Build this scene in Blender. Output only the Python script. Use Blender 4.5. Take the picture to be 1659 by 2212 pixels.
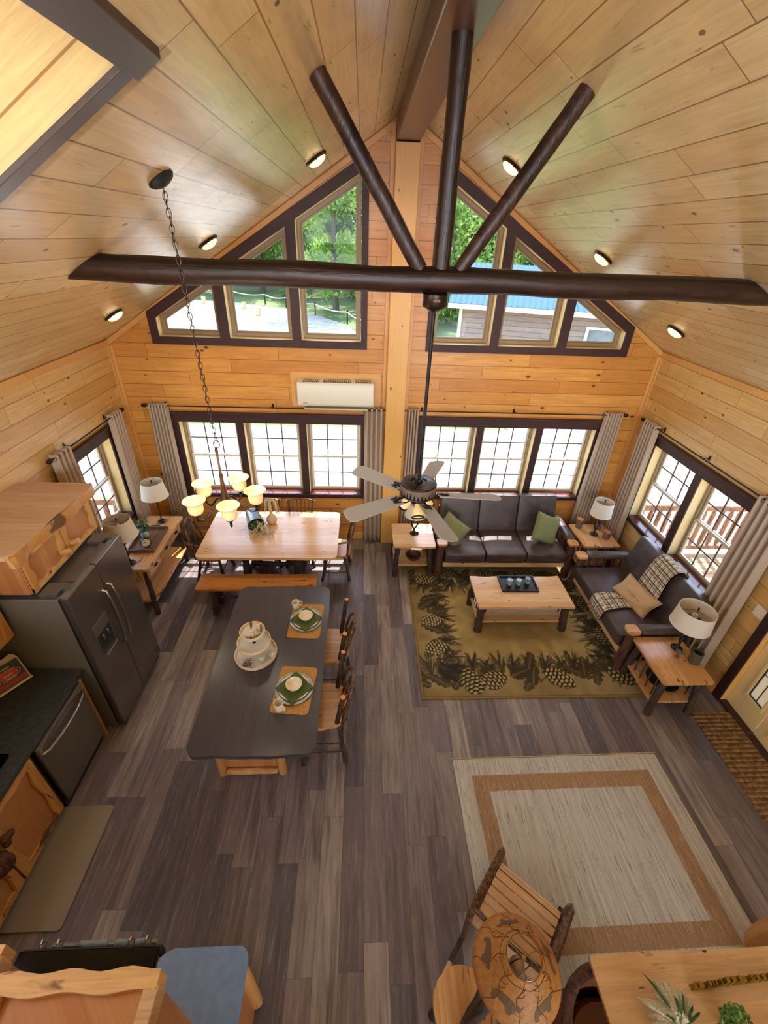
import bpy, bmesh, math, random
import numpy as np
from mathutils import Vector, Matrix, Euler
from mathutils.geometry import tessellate_polygon
for o in list(bpy.data.objects): bpy.data.objects.remove(o)
S = bpy.context.scene
COL = S.collection
R = math.radians
PI = math.pi

# ------------------------------------------------------------------ camera
cam = bpy.data.cameras.new('camera'); CAM = bpy.data.objects.new('camera', cam); COL.objects.link(CAM)
pitch, yaw, roll, FPX = -0.5605, 0.0623, 0.0423, 947.07
F = Vector((math.sin(yaw)*math.cos(pitch), math.cos(yaw)*math.cos(pitch), math.sin(pitch)))
r0 = Vector((math.cos(yaw), -math.sin(yaw), 0)); u0 = r0.cross(F)
RR = r0*math.cos(roll) + u0*math.sin(roll); UU = -r0*math.sin(roll) + u0*math.cos(roll)
M = Matrix((RR, UU, -F)).transposed().to_4x4(); M.translation = Vector((0, 0, 4.3489))
CAM.matrix_world = M
cam.sensor_fit = 'HORIZONTAL'; cam.sensor_width = 36; cam.lens = FPX/1659*36
cam.clip_start = .05; cam.clip_end = 400
S.camera = CAM
# ------------------------------------------------------------------ world, sun, exposure
W = bpy.data.worlds.new('sky'); S.world = W; W.use_nodes = True
wn = W.node_tree; wn.nodes.clear()
wo = wn.nodes.new('ShaderNodeOutputWorld'); wb = wn.nodes.new('ShaderNodeBackground')
sk = wn.nodes.new('ShaderNodeTexSky'); sk.sky_type = 'NISHITA'; sk.sun_disc = False
sk.sun_elevation = R(57.7); sk.sun_rotation = math.atan2(.25, 1); sk.air_density = 1; sk.dust_density = 1.2
wn.links.new(sk.outputs[0], wb.inputs[0]); wn.links.new(wb.outputs[0], wo.inputs[0])
wb.inputs[1].default_value = .85
sl = bpy.data.lights.new('sun', 'SUN'); sl.energy = 10; sl.angle = R(.55); sl.color = (1, .97, .92)
SUN = bpy.data.objects.new('sun', sl); COL.objects.link(SUN)
SUN.rotation_euler = Vector((.25, 1, 1.63)).to_track_quat('Z', 'Y').to_euler(); SUN.location = (3, 14, 16)
def area(name, loc, rot, sx, sy, e, col=(1, 1, 1), portal=False):
    l = bpy.data.lights.new(name, 'AREA'); l.shape = 'RECTANGLE'; l.size = sx; l.size_y = sy; l.energy = e; l.color = col
    if portal: l.cycles.is_portal = True
    o = bpy.data.objects.new(name, l); o.location = loc; o.rotation_euler = rot; COL.objects.link(o); return o
# fill lamps added inside the windowless back wall; daylight at the left dormer
area('loft_fill', (.45, -4.3, 4.1), (R(80), 0, 0), 4.6, 1.6, 300, (.74, .87, 1))
area('dormer_daylight', (-3.15, -.4, 3.95), (0, R(-80), 0), .9, 3.2, 42, (.84, .92, 1))
area('rear_fill', (2.2, -4.3, 1.5), (R(90), 0, 0), 3.0, 1.4, 130, (.78, .89, 1))  # unseen fill lamp added under the loft
for i, (x, z, sx, sz) in enumerate(((-1.3, 1.44, 2.6, 1.2), (2.2, 1.44, 2.6, 1.2), (-1.1, 3.9, 2.4, 1.5), (2.0, 3.9, 2.4, 1.5))):
    area('sky_portal', (x, 6.32, z), (R(-90), 0, 0), sx, sz, 1, portal=True)
area('sky_portal', (4.34, 4.6, 1.45), (0, R(90), 0), 1.2, 1.9, 1, portal=True)
area('sky_portal', (-3.52, 5.0, 1.45), (0, R(-90), 0), 1.2, .8, 1, portal=True)
S.view_settings.view_transform = 'Standard'; S.view_settings.look = 'None'
S.view_settings.gamma = 1; S.view_settings.use_curve_mapping = False
S.view_settings.exposure = 0.6
S.cycles.use_denoising = True
S.cycles.max_bounces = 7; S.cycles.diffuse_bounces = 4; S.cycles.glossy_bounces = 3; S.cycles.transmission_bounces = 6
S.cycles.transparent_max_bounces = 12; S.cycles.caustics_reflective = False; S.cycles.caustics_refractive = False
S.cycles.sample_clamp_indirect = 6; S.cycles.use_adaptive_sampling = True; S.cycles.adaptive_threshold = .03

# ------------------------------------------------------------------ materials
class NT:
    def __init__(s, name):
        s.m = bpy.data.materials.new(name); s.m.use_nodes = True; s.t = s.m.node_tree; s.t.nodes.clear()
        s.out = s.t.nodes.new('ShaderNodeOutputMaterial'); s.p = s.t.nodes.new('ShaderNodeBsdfPrincipled')
        s.L(s.p.outputs[0], s.out.inputs[0])
    def L(s, a, b): s.t.links.new(a, b)
    def put(s, sock, v):
        if isinstance(v, bpy.types.NodeSocket): s.L(v, sock)
        elif v is not None:
            if isinstance(v, (tuple, list)) and len(v) == 3 and sock.type == 'RGBA': v = (*v, 1)
            sock.default_value = v
    def n(s, typ, **k):
        x = s.t.nodes.new(typ)
        for a, b in k.items(): setattr(x, a, b)
        return x
    def math(s, op, a, b=None, c=None):
        x = s.n('ShaderNodeMath', operation=op); s.put(x.inputs[0], a)
        if b is not None: s.put(x.inputs[1], b)
        if c is not None: s.put(x.inputs[2], c)
        return x.outputs[0]
    def mix(s, f, a, b, mode='MIX'):
        x = s.n('ShaderNodeMix', data_type='RGBA', blend_type=mode); s.put(x.inputs[0], f); s.put(x.inputs[6], a); s.put(x.inputs[7], b)
        return x.outputs[2]
    def obj(s):
        return s.n('ShaderNodeTexCoord').outputs['Object']
    def sep(s, v):
        x = s.n('ShaderNodeSeparateXYZ'); s.L(v, x.inputs[0]); return x.outputs
    def comb(s, a, b, c=0.0):
        x = s.n('ShaderNodeCombineXYZ'); s.put(x.inputs[0], a); s.put(x.inputs[1], b); s.put(x.inputs[2], c); return x.outputs[0]
    def scale(s, v, xyz):
        x = s.n('ShaderNodeVectorMath', operation='MULTIPLY'); s.L(v, x.inputs[0]); x.inputs[1].default_value = xyz; return x.outputs[0]
    def noise(s, v, sc=5, det=3, rough=.5, dist=0, out=0):
        x = s.n('ShaderNodeTexNoise'); s.put(x.inputs['Vector'], v); x.inputs['Scale'].default_value = sc
        x.inputs['Detail'].default_value = det; x.inputs['Roughness'].default_value = rough; x.inputs['Distortion'].default_value = dist
        return x.outputs[out]
    def voro(s, v, sc=5, feat='F1'):
        x = s.n('ShaderNodeTexVoronoi', feature=feat); s.put(x.inputs['Vector'], v); x.inputs['Scale'].default_value = sc; return x.outputs
    def white(s, v, dim='2D'):
        x = s.n('ShaderNodeTexWhiteNoise', noise_dimensions=dim)
        if dim == '1D': s.put(x.inputs['W'], v)
        else: s.put(x.inputs['Vector'], v)
        return x.outputs
    def ramp(s, f, stops, interp='LINEAR'):
        x = s.n('ShaderNodeValToRGB'); s.put(x.inputs[0], f); x.color_ramp.interpolation = interp
        e = x.color_ramp.elements
        while len(e) < len(stops): e.new(.5)
        for i, (p, c) in enumerate(stops):
            e[i].position = p; e[i].color = (*c, 1) if len(c) == 3 else c
        return x.outputs[0]
    def mr(s, v, a, b, c=0, d=1):
        x = s.n('ShaderNodeMapRange'); s.put(x.inputs[0], v)
        for i, q in enumerate((a, b, c, d)): x.inputs[i+1].default_value = q
        return x.outputs[0]
    def bump(s, h, st=.3, dist=.01):
        x = s.n('ShaderNodeBump'); s.put(x.inputs['Height'], h); x.inputs['Strength'].default_value = st; x.inputs['Distance'].default_value = dist
        s.L(x.outputs[0], s.p.inputs['Normal'])
    def fin(s, col=None, rough=None, metal=None, **k):
        s.put(s.p.inputs['Base Color'], col); s.put(s.p.inputs['Roughness'], rough); s.put(s.p.inputs['Metallic'], metal)
        for a, b in k.items(): s.put(s.p.inputs[a.replace('_', ' ')], b)
        return s.m

def srgb(r, g, b):
    f = lambda c: (c/255/12.92) if c/255 <= .04045 else ((c/255+.055)/1.055)**2.4
    return (f(r), f(g), f(b))

# floor planks get a lighter limed streak
def boards(name, U, V, w, L, c1, c2, groove, rough=.35, grain=.35, knots=True, gw=.004, kc=(.045, .014, .005), vs=1.0, absx=None, coat=0, off=0.0):
    """boards running along axis U, stacked along axis V"""
    t = NT(name); o = t.sep(t.obj()); ax = {'X': 0, 'Y': 1, 'Z': 2}
    u = o[ax[U]]; v = o[ax[V]]
    if absx is not None: v = t.math('ABSOLUTE', t.math('SUBTRACT', v, absx))
    v = t.math('ADD', t.math('MULTIPLY', v, vs), 40.0+off)
    vr = t.math('DIVIDE', v, w); row = t.math('FLOOR', vr); fv = t.math('FRACT', vr)
    rr = t.white(row, '1D')[0]
    ul = t.math('ADD', t.math('DIVIDE', t.math('ADD', u, 60), L), t.math('MULTIPLY', rr, 7.0)); seg = t.math('FLOOR', ul); fu = t.math('FRACT', ul)
    rn = t.white(t.comb(row, seg)); rnd = rn[0]
    gv = t.math('LESS_THAN', t.math('MINIMUM', fv, t.math('SUBTRACT', 1.0, fv)), gw/w)
    gu = t.math('LESS_THAN', fu, gw*1.6/L); g = t.math('MAXIMUM', gv, gu)
    ro = t.math('MULTIPLY', rnd, 37.0)
    gr = t.noise(t.comb(t.math('MULTIPLY', u, 1.6), t.math('MULTIPLY', v, 26), ro), 1.0, 4, .6, 1.2)
    mot = t.noise(t.comb(t.math('MULTIPLY', u, 2.0), t.math('MULTIPLY', v, 5), ro), 1.0, 2)
    base = t.mix(rnd, c1, c2)
    if name.startswith('vinyl'): base = t.ramp(rnd, ((0, srgb(78, 78, 92)), (.2, srgb(102, 95, 100)), (.5, srgb(130, 118, 120)), (.8, srgb(146, 134, 132)), (1, srgb(178, 164, 154))))
    base = t.mix(t.math('MULTIPLY', t.mr(gr, .35, .75), grain), base, tuple(x*.42 for x in c1))
    base = t.mix(t.mr(mot, .45, .8, 0, .35), base, tuple(x*.6 for x in c2))
    if name.startswith('vinyl'):
        l2 = t.noise(t.comb(t.math('MULTIPLY', u, 3.0), t.math('MULTIPLY', v, 38), ro), 1.0, 4, .7, 1.2); base = t.mix(t.mr(l2, .52, .74, 0, .4), base, srgb(190, 172, 160)); l3 = t.noise(t.comb(t.math('MULTIPLY', u, 1.1), t.math('MULTIPLY', v, 14), ro), 1.0, 3, .6, .8); base = t.mix(t.mr(l3, .48, .7, 0, .6), base, srgb(62, 54, 54))
    if knots:
        vo2 = t.voro(t.comb(t.math('MULTIPLY', u, 5.2), t.math('MULTIPLY', v, 9.0), t.math('MULTIPLY', ro, 1.7)), 1.0); k2 = t.math('LESS_THAN', vo2[0], t.math('MULTIPLY', t.math('POWER', t.sep(vo2[1])[1], 1.8), .14)); base = t.mix(t.math('MULTIPLY', k2, .8), base, kc); ms = t.noise(t.comb(t.math('MULTIPLY', u, 4.5), t.math('MULTIPLY', v, 24), t.math('MULTIPLY', ro, 2.3)), 1.0, 3, .6, .8); base = t.mix(t.mr(ms, .66, .74, 0, .55), base, tuple(x*.3 for x in c2)); fg = t.noise(t.comb(t.math('MULTIPLY', u, 3.0), t.math('MULTIPLY', v, 60), ro), 1.0, 2, .5, 2.5); base = t.mix(t.mr(fg, .5, .7, 0, .22), base, tuple(x*.5 for x in c1))
        vo = t.voro(t.comb(t.math('MULTIPLY', u, 3.0), t.math('MULTIPLY', v, 5.2), ro), 1.0)
        dn = t.math('ADD', vo[0], t.math('MULTIPLY', t.math('SUBTRACT', gr, .5), .10))
        thr = t.math('MULTIPLY', t.math('POWER', t.sep(vo[1])[0], 2.2), .115)
        k = t.math('LESS_THAN', dn, thr); halo = t.mr(dn, .05, .2, .45, 0)
        halo = t.math('MULTIPLY', halo, t.math('GREATER_THAN', thr, .04))
        base = t.mix(halo, base, tuple(x*.45 for x in c1)); base = t.mix(t.math('MULTIPLY', k, .85), base, kc)
    base = t.mix(t.math('MULTIPLY', g, .8), base, groove)
    t.bump(t.math('SUBTRACT', t.math('MULTIPLY', gr, .06), g), .5, .006)
    rg = t.math('ADD', t.math('MULTIPLY', gr, .12), rough-.06)
    return t.fin(base, rg, Coat_Weight=coat, Coat_Roughness=.18)

PINE_C1, PINE_C2 = srgb(242, 190, 112), srgb(228, 166, 88)
M_ceil = boards('pine_ceiling', 'Y', 'X', .182, 1.35, srgb(242, 218, 170), srgb(228, 194, 140), srgb(112, 68, 30), .24, .45, vs=1.185, absx=.45, gw=.0035, kc=srgb(76, 46, 30))
M_wallF = boards('pine_wall_front', 'X', 'Z', .178, 1.7, srgb(236, 168, 84), srgb(216, 142, 62), srgb(104, 50, 16), .33, .5, gw=.003)
M_wallS = boards('pine_wall_side', 'Y', 'Z', .178, 1.3, srgb(238, 194, 122), srgb(222, 168, 94), srgb(112, 62, 24), .33, .5, gw=.003)
M_floor = boards('vinyl_plank_floor', 'Y', 'X', .178, 1.22, srgb(158, 140, 134), srgb(98, 90, 92), srgb(50, 42, 42), .36, .8, knots=False, gw=.0012)

def plain_wood(name, c1, c2, along='X', w=.12, rough=.35, grain=.4, streak=.0, cdark=(.05, .02, .01)):
    """solid timber: long figure along one local axis, glued strips of width w, dark streaks and knots"""
    t = NT(name); o = t.sep(t.obj()); ax = {'X': 0, 'Y': 1, 'Z': 2}; i = ax[along]
    u = o[i]; a, b = [o[j] for j in range(3) if j != i]
    if along == 'Z': v = t.math('ADD', a, b)
    else: v = t.math('ADD', a, t.math('MULTIPLY', b, .25))
    v = t.math('ADD', v, 20)
    row = t.math('FLOOR', t.math('DIVIDE', v, w)); rnd = t.white(row, '1D')[0]; ro = t.math('MULTIPLY', rnd, 31)
    gr = t.noise(t.comb(t.math('MULTIPLY', u, 2.2), t.math('MULTIPLY', v, 34), ro), 1, 4, .6, 1.4)
    base = t.mix(rnd, c1, c2); base = t.mix(t.math('MULTIPLY', t.mr(gr, .35, .8), grain), base, tuple(x*.4 for x in c2))
    if streak > 0:
        s = t.noise(t.comb(t.math('MULTIPLY', u, 4.2), t.math('MULTIPLY', v, 17), ro), 1, 3, .6, .6)
        base = t.mix(t.mr(s, .74-streak*.1, .80-streak*.1, 0, .85), base, cdark)
        vo = t.voro(t.comb(t.math('MULTIPLY', u, 5), t.math('MULTIPLY', v, 9), ro), 1)
        k = t.math('LESS_THAN', vo[0], t.math('MULTIPLY', t.math('POWER', t.sep(vo[1])[0], 4), .12)); base = t.mix(t.math('MULTIPLY', k, .9), base, cdark)
    t.bump(gr, .6 if 'log' in name else .12, .008 if 'log' in name else .003)
    return t.fin(base, rough)
M_hick = plain_wood('hickory_top', srgb(238, 198, 148), srgb(214, 160, 104), 'X', .11, .2, .45, .75)
M_hickY = plain_wood('hickory_top_lengthwise', srgb(230, 178, 120), srgb(202, 138, 80), 'Y', .11, .22, .5, 1.1)
M_bench = plain_wood('bench_pine', srgb(222, 152, 80), srgb(204, 128, 60), 'X', .14, .28, .4, 1.1)
M_cab = plain_wood('cabinet_wood', srgb(204, 146, 92), srgb(188, 122, 70), 'Z', .09, .3, .4)
M_cabY = plain_wood('cabinet_wood_flat', srgb(222, 186, 142), srgb(202, 158, 114), 'X', .085, .3, .5)
M_liveY = plain_wood('live_edge_wood', srgb(232, 182, 112), srgb(204, 138, 70), 'Y', .05, .35, .8, 1.7, srgb(70, 40, 22))
M_liveZ = plain_wood('live_edge_stile', srgb(224, 170, 98), srgb(204, 140, 70), 'Z', .06, .35, .5, .6, srgb(96, 56, 30))
M_liveX = plain_wood('live_edge_rail', srgb(232, 190, 130), srgb(212, 158, 96), 'X', .07, .3, .6, 1.2, srgb(110, 66, 40))
M_jamb = plain_wood('pale_pine_jamb', srgb(246, 222, 166), srgb(238, 206, 140), 'Z', .3, .35, .15)
M_post = plain_wood('clear_pine_post', srgb(240, 186, 104), srgb(232, 172, 90), 'Z', .3, .35, .2, .3, srgb(90, 44, 14))
M_crown = plain_wood('pine_moulding', srgb(230, 172, 100), srgb(220, 158, 84), 'X', .3, .35, .2)
M_dark = plain_wood('dark_stained_trim', srgb(66, 32, 27), srgb(52, 25, 21), 'X', .4, .55, .5)
M_sill = plain_wood('glossy_sill', srgb(104, 50, 40), srgb(90, 42, 34), 'X', .4, .15, .3)
M_log = plain_wood('dark_log', srgb(84, 52, 40), srgb(36, 20, 14), 'Z', .03, .4, .9, 1.0, srgb(22, 12, 10))
M_beam = plain_wood('ridge_beam_stain', srgb(112, 78, 66), srgb(98, 68, 60), 'Y', .6, .3, .3)
M_header = plain_wood('grey_stained_beam', srgb(84, 72, 68), srgb(74, 62, 60), 'Y', .5, .28, .35)
M_slat = plain_wood('rocker_slat_wood', srgb(236, 196, 150), srgb(206, 150, 104), 'X', .2, .3, .35)
M_island = plain_wood('black_brown_counter', srgb(72, 68, 74), srgb(58, 55, 61), 'Y', .16, .25, .35)
M_palelog = plain_wood('peeled_log', srgb(214, 156, 92), srgb(196, 132, 70), 'Z', .06, .35, .4, .3, srgb(120, 70, 36))

def bark(name, c1, c2, sc=1.0):
    t = NT(name); o = t.obj(); a = t.noise(t.scale(o, (38*sc, 38*sc, 9*sc)), 1, 4, .65); b = t.noise(o, 14*sc, 3)
    col = t.mix(t.mr(a, .35, .65), c1, c2); col = t.mix(t.mr(b, .6, .75, 0, .5), col, tuple(x*1.9 for x in c2))
    t.bump(a, .8, .01); return t.fin(col, .62)
M_bark = bark('bark', srgb(36, 26, 20), srgb(82, 62, 48)); M_barkR = bark('reddish_bark', srgb(52, 28, 22), srgb(104, 64, 48))
M_twig = bark('glossy_twig', srgb(28, 18, 12), srgb(128, 88, 52)); M_twig.node_tree.nodes['Principled BSDF'].inputs['Roughness'].default_value = .26

def flat(name, col, rough=.5, metal=0, nz=0, nsc=60, bumpst=0, **k):
    t = NT(name)
    if nz:
        a = t.noise(t.obj(), nsc, 3); c = t.mix(t.mr(a, .3, .7), tuple(x*(1-nz) for x in col), tuple(min(1, x*(1+nz)) for x in col))
        if bumpst: t.bump(a, bumpst, .003)
    else: c = col
    return t.fin(c, rough, metal, **k)
M_cutend = flat('cut_end_grain', srgb(222, 150, 88), .5, nz=.15)
M_leather = NT('brown_leather'); _t = M_leather
_a = _t.noise(_t.obj(), 7, 5, .65); _b = _t.noise(_t.obj(), 160, 2)
_t.bump(_b, .25, .002); M_leather = _t.fin(_t.mix(_t.mr(_a, .35, .7), srgb(62, 52, 50), srgb(90, 74, 68)), _t.mr(_a, .3, .7, .34, .5))
M_curt = NT('taupe_curtain'); _t = M_curt
_a = _t.noise(_t.scale(_t.obj(), (220, 220, 90)), 1, 2); _t.bump(_a, .3, .002)
M_curt = _t.fin(_t.mix(_a, srgb(164, 142, 120), srgb(198, 174, 150)), .8)
M_shade = flat('linen_lampshade', srgb(226, 214, 196), .8, nz=.06, nsc=180, Transmission_Weight=.0)
M_black = flat('black_iron', srgb(24, 22, 22), .4, .3); M_rod = flat('curtain_rod_black', srgb(30, 27, 26), .45, .4)
M_bronze = flat('oil_rubbed_bronze', srgb(62, 50, 42), .32, .75); M_bronze2 = flat('antique_brass', srgb(84, 64, 44), .35, .8)
M_fanband = flat('weathered_bronze_band', srgb(126, 108, 92), .4, .3, nz=.1, nsc=30)
M_sash = flat('tan_window_vinyl', srgb(150, 128, 96), .4); M_sashL = flat('pale_window_vinyl', srgb(214, 206, 184), .35)
M_munt = flat('dark_muntin', srgb(86, 74, 66), .45)
M_white = flat('white_plastic', srgb(226, 216, 192), .35); M_vent = flat('vent_dark', srgb(84, 70, 52), .5)
M_slate = flat('slate_steel', srgb(116, 112, 106), .38, .55, nz=.05, nsc=300); M_slateG = flat('fridge_side', srgb(124, 122, 114), .45, .2, nz=.1, nsc=260)
M_gasket = flat('dark_gasket', srgb(30, 34, 32), .5); M_steel = flat('brushed_steel', srgb(170, 164, 156), .25, .9)
M_door_slate = flat('fridge_door_slate', srgb(112, 104, 100), .2, .6)
M_cnt = flat('charcoal_laminate', srgb(60, 64, 66), .32, nz=.35, nsc=34); M_cntB = flat('grey_laminate_painted_sky', srgb(114, 144, 188), .2, nz=.1, nsc=22)  # smooth grey laminate: blue daylight reflection painted into its base colour
M_glassblack = flat('ceramic_cooktop', srgb(9, 9, 10), .08); M_glassblack.node_tree.nodes['Principled BSDF'].inputs['Specular IOR Level'].default_value = .12
M_frost = flat('frosted_pane', srgb(200, 208, 212), .3, Transmission_Weight=.6); M_towel = flat('grey_towel', srgb(138, 142, 142), .9, nz=.12, nsc=140)
M_mat = flat('brown_kitchen_mat', srgb(142, 128, 106), .75, nz=.08, nsc=160)
M_blade = flat('taupe_fan_blade', srgb(166, 158, 146), .45); M_gold = flat('gilded_metal', srgb(170, 140, 66), .3, .8)
M_ceram = flat('cream_stoneware', srgb(236, 224, 198), .22, nz=.02, nsc=30); M_galv = flat('galvanised_metal', srgb(150, 158, 164), .35, .7, nz=.25, nsc=18)
M_olive = flat('olive_cloth', srgb(78, 92, 38), .85, nz=.12, nsc=120); M_green = flat('sage_pillow', srgb(124, 126, 80), .85, nz=.18, nsc=90, bumpst=.4)
M_tanp = flat('tan_canvas', srgb(196, 164, 120), .8, nz=.07, nsc=150); M_wood_l = flat('bleached_wood', srgb(226, 204, 166), .5, nz=.08, nsc=40)
M_marble = flat('pale_marble', srgb(214, 212, 204), .35, nz=.04, nsc=9)
M_berry = flat('dried_berries', srgb(86, 24, 26), .5); M_leaf = flat('leaf_green', srgb(72, 104, 56), .5, nz=.3, nsc=30)
M_leafd = flat('dark_sprig', srgb(46, 58, 40), .6); M_stem = flat('dry_stem', srgb(206, 186, 146), .7, nz=.2, nsc=30)
M_vasec = flat('sand_vase', srgb(206, 176, 130), .4, nz=.08, nsc=20); M_stone = flat('speckled_stoneware', srgb(84, 78, 60), .45, nz=.45, nsc=70)
M_soap = flat('candle_glass', srgb(130, 148, 148), .15); M_lidb = flat('blue_lid', srgb(150, 176, 196), .3, .3); M_lidg = flat('green_lid', srgb(150, 188, 172), .3, .3); M_lidp = flat('grey_lid', srgb(134, 130, 144), .3, .3)
M_tag = flat('kraft_tag', srgb(190, 168, 110), .7); M_clockf = flat('clock_face', srgb(232, 216, 178), .5); M_traywood = plain_wood('weathered_tray_wood', srgb(132, 92, 62), srgb(104, 72, 50), 'Y', .05, .5, .6)
M_lantwood = flat('grey_lantern_wood', srgb(120, 98, 82), .7, nz=.15, nsc=50); M_copper = flat('terracotta_roof', srgb(200, 108, 70), .55)
M_terra = flat('brown_bowl', srgb(88, 52, 38), .5)
M_bulb = flat('frosted_bulb', srgb(230, 218, 208), .3); M_paper = flat('book_pages', srgb(220, 196, 150), .8)
def emis(name, col, st, base=(.8, .8, .8), rough=.5):
    t = NT(name); t.fin(base, rough); t.put(t.p.inputs['Emission Color'], col); t.p.inputs['Emission Strength'].default_value = st; return t.m
M_glow = emis('lit_shade_glass', srgb(255, 192, 104), .17, srgb(244, 214, 156), .4); M_bulbon = emis('lit_bulb', srgb(255, 238, 200), 9)
M_dome = emis('lit_dome', srgb(255, 214, 140), 1.5)
t = NT('window_glass'); t.t.nodes.remove(t.p)
_tr = t.n('ShaderNodeBsdfTransparent'); _gl = t.n('ShaderNodeBsdfGlossy'); _gl.inputs['Roughness'].default_value = .02
_mx = t.n('ShaderNodeMixShader'); _lw = t.n('ShaderNodeLayerWeight'); _lw.inputs[0].default_value = .25
t.L(t.math('MULTIPLY', _lw.outputs['Fresnel'], .18), _mx.inputs[0]); t.L(_tr.outputs[0], _mx.inputs[1]); t.L(_gl.outputs[0], _mx.inputs[2]); t.L(_mx.outputs[0], t.out.inputs[0])
M_glass = t.m
def leafmat(name, c1, c2):
    t = NT(name); a = t.noise(t.obj(), 1.4, 2); c = t.mix(t.mr(a, .35, .65), c1, c2); t.fin(c, .5)
    tr = t.n('ShaderNodeBsdfTranslucent'); t.L(c, tr.inputs[0]); mx = t.n('ShaderNodeMixShader'); mx.inputs[0].default_value = .5
    t.L(t.p.outputs[0], mx.inputs[1]); t.L(tr.outputs[0], mx.inputs[2]); t.L(mx.outputs[0], t.out.inputs[0]); return t.m
M_tree1 = leafmat('foliage', srgb(104, 138, 58), srgb(164, 188, 96)); M_tree2 = leafmat('foliage_dark', srgb(74, 106, 50), srgb(128, 156, 82))
M_trunk = flat('tree_bark', srgb(92, 80, 64), .9, nz=.3, nsc=3)
def attrmat(name, rough=.9, sc=900, bst=.3):
    t = NT(name); a = t.n('ShaderNodeVertexColor', layer_name='col'); n = t.noise(t.obj(), sc, 1)
    t.bump(n, bst, .003); return t.fin(t.mix(t.mr(n, .3, .7, 0, .25), a.outputs[0], (.02, .015, .01)), rough)
M_rug = attrmat('lodge_rug_weave', .95, 350)
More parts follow.
